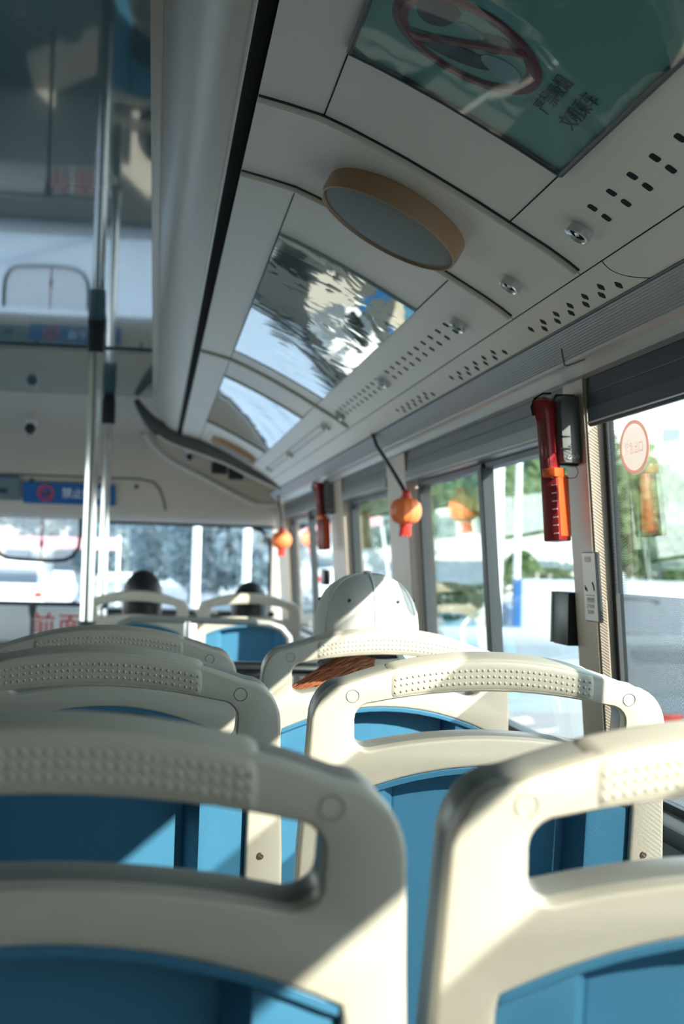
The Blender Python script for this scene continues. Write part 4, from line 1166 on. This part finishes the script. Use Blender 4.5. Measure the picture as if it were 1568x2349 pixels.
def tree(x, y, h, r, m, label, seed):
    root = thing('street_tree', (x, y, RZ), label, 'tree', 'trees along the street')
    b = MB(); b.tube([(x, y, RZ), (x + .03, y, RZ + h * .3), (x - .04, y + .05, RZ + h * .6), (x, y, RZ + h * .85)], [.16, .13, .10, .04], n=10)
    for k_ in range(5):
        a = k_ * 1.3 + seed; b.tube([(x, y, RZ + h * (.42 + .06 * k_)), (x + r * .35 * cos(a), y + r * .35 * sin(a), RZ + h * (.58 + .06 * k_)), (x + r * .7 * cos(a), y + r * .7 * sin(a), RZ + h * (.68 + .05 * k_))], [.06, .045, .02], n=7)
    b.build('trunk', M['bark'], root)
    b = leaf_crown(seed, 7000, r, RZ + h * .66)
    for v in b.bm.verts: v.co += Vector((x, y, 0))
    c = b.build('crown', m, root, ang=180); return root
T0 = tree(11.9, 31.0, 5.2, 2.3, M['tree'], 'green tree outside the near window beyond the round sticker', 1)
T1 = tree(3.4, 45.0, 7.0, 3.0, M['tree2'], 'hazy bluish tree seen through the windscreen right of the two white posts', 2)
def tdup(src, x, y, lab, k_=1.0): dup(src, (x, y, RZ), lab).scale = (k_, k_, k_)
tdup(T0, 16.6, 41.0, 'green tree outside at the right edge of the photo, half cut by the frame')
tdup(T0, 21.5, 72.0, 'far green tree outside seen under the red hammer', 2.0)
tdup(T0, 12.6, 53.0, 'green tree outside behind the broad white post in the middle window', 1.7)
tdup(T0, 7.6, 37.0, 'green tree outside behind the orange lantern')
tdup(T0, 14.5, 87.0, 'far green tree outside seen in the side window above the white cap', 1.7)
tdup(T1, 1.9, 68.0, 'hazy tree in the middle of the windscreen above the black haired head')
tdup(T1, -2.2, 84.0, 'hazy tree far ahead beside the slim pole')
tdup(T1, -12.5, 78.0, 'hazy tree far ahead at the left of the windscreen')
def post(x, y, h, r, label, arm=True):
    t = thing('lamp_post', (x, y, RZ), label, 'lamp post', 'white posts in the street')
    b = MB(); b.cyl((x, y, RZ), (x, y, RZ + h), r, r * .8, n=16); b.cyl((x, y, RZ), (x, y, RZ + .25), r * 1.8, n=16); b.build('shaft', M['whitepaint'], t)
    b = MB(); b.tube([(x, y, RZ + h - .1), (x - .6, y, RZ + h + .15), (x - 1.2, y, RZ + h + .15)], r * .5, n=8); b.box((x - 1.35, y, RZ + h + .14), (.5, .2, .09), .03); b.build('lamp_arm', M['whitepaint'], t)
post(3.02, 11.6, 6.5, .070, 'broad white post outside in the middle window right of the white cap')
post(.72, 23.0, 5.6, .075, 'left one of two white posts seen through the windscreen')
post(1.62, 23.5, 5.6, .075, 'right one of two white posts seen through the windscreen')
post(6.0, 21.6, 4.2, .06, 'thin white slanting post just left of the red hammer outside')
def vehicle(x, y, L_, W_, H_, m, label, kind='car', zlow=RZ):
    t = thing(kind, (x, y, zlow), label, kind, 'vehicles in the street')
    b = MB(); hb = H_ * (.55 if kind == 'car' else .98)
    if kind == 'car':
        sec = [(-.5, .18), (-.5, .52), (-.46, .58), (-.30, .62), (-.20, .95), (-.12, 1.0), (.14, 1.0), (.27, .66), (.46, .56), (.5, .46), (.5, .18)]
    else:
        sec = [(-.5, .14), (-.5, .95), (-.48, 1.0), (.40, 1.0), (.45, .93), (.49, .60), (.5, .5), (.5, .14)]
    rings = []
    for q in (-.5, -.46, .46, .5):
        k2 = 1 if abs(q) < .5 else .97
        rings.append([Vector((x + W_ * q * (1 if pz_ < .65 else .9), y + L_ * py_ * k2, zlow + H_ * pz_)) for py_, pz_ in sec])
    b.loft(rings); b.build('body', m, t, ang=30)
    for s2 in (-1, 1):
        b = MB()
        if kind == 'car': b.add([Vector((x + s2 * W_ * .462, y + L_ * p, zlow + H_ * q)) for p, q in ((-.26, .66), (-.18, .93), (.12, .94), (.23, .66))] + [Vector((x + s2 * W_ * .44, y + L_ * p, zlow + H_ * q)) for p, q in ((-.26, .66), (-.18, .93), (.12, .94), (.23, .66))], [(0, 1, 2, 3), (7, 6, 5, 4), (0, 4, 5, 1), (1, 5, 6, 2), (2, 6, 7, 3), (3, 7, 4, 0)])
        else: b.box((x + s2 * W_ * .455, y + L_ * .05, zlow + H_ * .74), (.03, L_ * .7, H_ * .28), .01)
        b.build('side_window', M['carglass'], t)
    b = MB(); b.box((x, y - L_ * (.24 if kind == 'car' else .497), zlow + H_ * (.80 if kind == 'car' else .76)), (W_ * .78, .03, H_ * .26), .01, rot=(-.55 if kind == 'car' else 0, 0, 0)); b.build('rear_window', M['carglass'], t)
    for s2 in (-1, 1):
        b = MB(); b.box((x + s2 * W_ * .40, y - L_ * .497, zlow + H_ * .46), (W_ * .14, .05, H_ * .10), .01); b.build('tail_light', M['lanternred'], t)
        for ax in (-.31, .31):
            b = MB(); b.cyl((x + s2 * W_ * .40, y + L_ * ax, zlow + .31), (x + s2 * W_ * .49, y + L_ * ax, zlow + .31), .31, n=20); b.build('wheel', M['rubber'], t)
vehicle(8.0, 19.6, 4.6, 1.8, 2.05, M['carwhite'], 'white van outside the near window under the green trees', 'van')
vehicle(7.4, 25.0, 4.2, 1.75, 1.5, M['carblue'], 'blue car outside under the red hammer')
vehicle(3.95, 15.0, 4.3, 1.75, 1.5, M['cargrey'], 'dark grey car added outside the middle window in place of dark reflections')  # added dark shape where the pane would mirror the seats
vehicle(6.0, 15.2, 4.2, 1.75, 1.45, M['cargrey'], 'grey car outside behind the perforated film on the near window')
vehicle(-4.3, 60.0, 4.4, 1.8, 1.5, M['carwhite'], 'white car ahead at the left of the windscreen')
vehicle(-1.5, 60.0, 4.4, 1.8, 1.5, M['carwhite'], 'white car far ahead beside the slim pole')
vehicle(-1.3, 45.0, 4.4, 1.8, 1.5, M['cargrey'], 'grey car ahead under the white posts')
vehicle(-4.4, 46.0, 4.6, 1.9, 2.0, M['carwhite'], 'white van ahead at the left edge of the windscreen', 'van')
def building(x, y, w_, d, h, m, label):
    t = thing('building', (x, y, RZ), label, 'building')
    b = MB(); b.box((x, y, RZ + h / 2), (w_, d, h)); b.box((x, y, RZ + h + .15), (w_ + .4, d + .4, .3)); b.build('walls', m, t)
    nx = max(2, int(w_ / 3)); nz = max(1, int(h / 3.2))
    for i in range(nx):
        for j in range(nz):
            b = MB(); b.box((x - w_ / 2 + (i + .5) * w_ / nx, y - d / 2 - .02, RZ + 1.8 + j * 3.1), (w_ / nx * .55, .08, 1.5)); b.build('window', M['carglass'], t)
    return t
building(-12, 95, 22, 10, 11, M['build1'], 'pale building far ahead at the left behind the visor')
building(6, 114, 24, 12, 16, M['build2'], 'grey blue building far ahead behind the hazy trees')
building(40, 122, 26, 20, 16, M['build1'], 'pale building outside behind the right hand trees')
t = thing('street_banner', (-3.6, 42.0, RZ), 'long pale red banner ahead in the street at left of the windscreen', 'banner')
b = MB(); b.box((-3.4, 42.0, 1.50), (4.6, .04, .34)); b.build('cloth', M['banner'], t)
for x in (-5.7, -1.1):
    b = MB(); b.cyl((x, 42.05, RZ), (x, 42.05, 1.75), .04, n=8); b.build('pole', M['whitepaint'], t)
t = thing('bus_stop_board', (5.5, 18.0, RZ), 'pale board with blue edge outside just beyond the black window catch', 'sign')
b = MB(); b.box((5.5, 18.0, .45), (1.1, .08, 1.0)); b.build('board', M['build2'], t)
b = MB(); b.box((5.0, 17.95, .45), (.10, .10, 1.0)); b.build('blue_edge', M['signblue'], t)
for x in (5.05, 5.95):
    b = MB(); b.cyl((x, 18.0, RZ), (x, 18.0, 0), .04, n=8); b.build('leg', M['rail'], t)

t = thing('reflection_box', (.12, 7.75, FZ), 'white and blue box added out of view to be mirrored in the ceiling posters', 'reflection box')  # hidden box added only for its reflection in the poster films
b = MB(); b.box((.12, 7.75, .32), (.30, .26, .88), .02); b.build('body', M['whitepaint'], t)
b = MB(); b.box((.12, 7.617, .42), (.24, .006, .18), .002); b.build('blue_panel', M['signblue'], t)
b = MB(); b.box((.12, 7.617, .62), (.16, .006, .09), .002); b.build('screen', M['dark'], t)
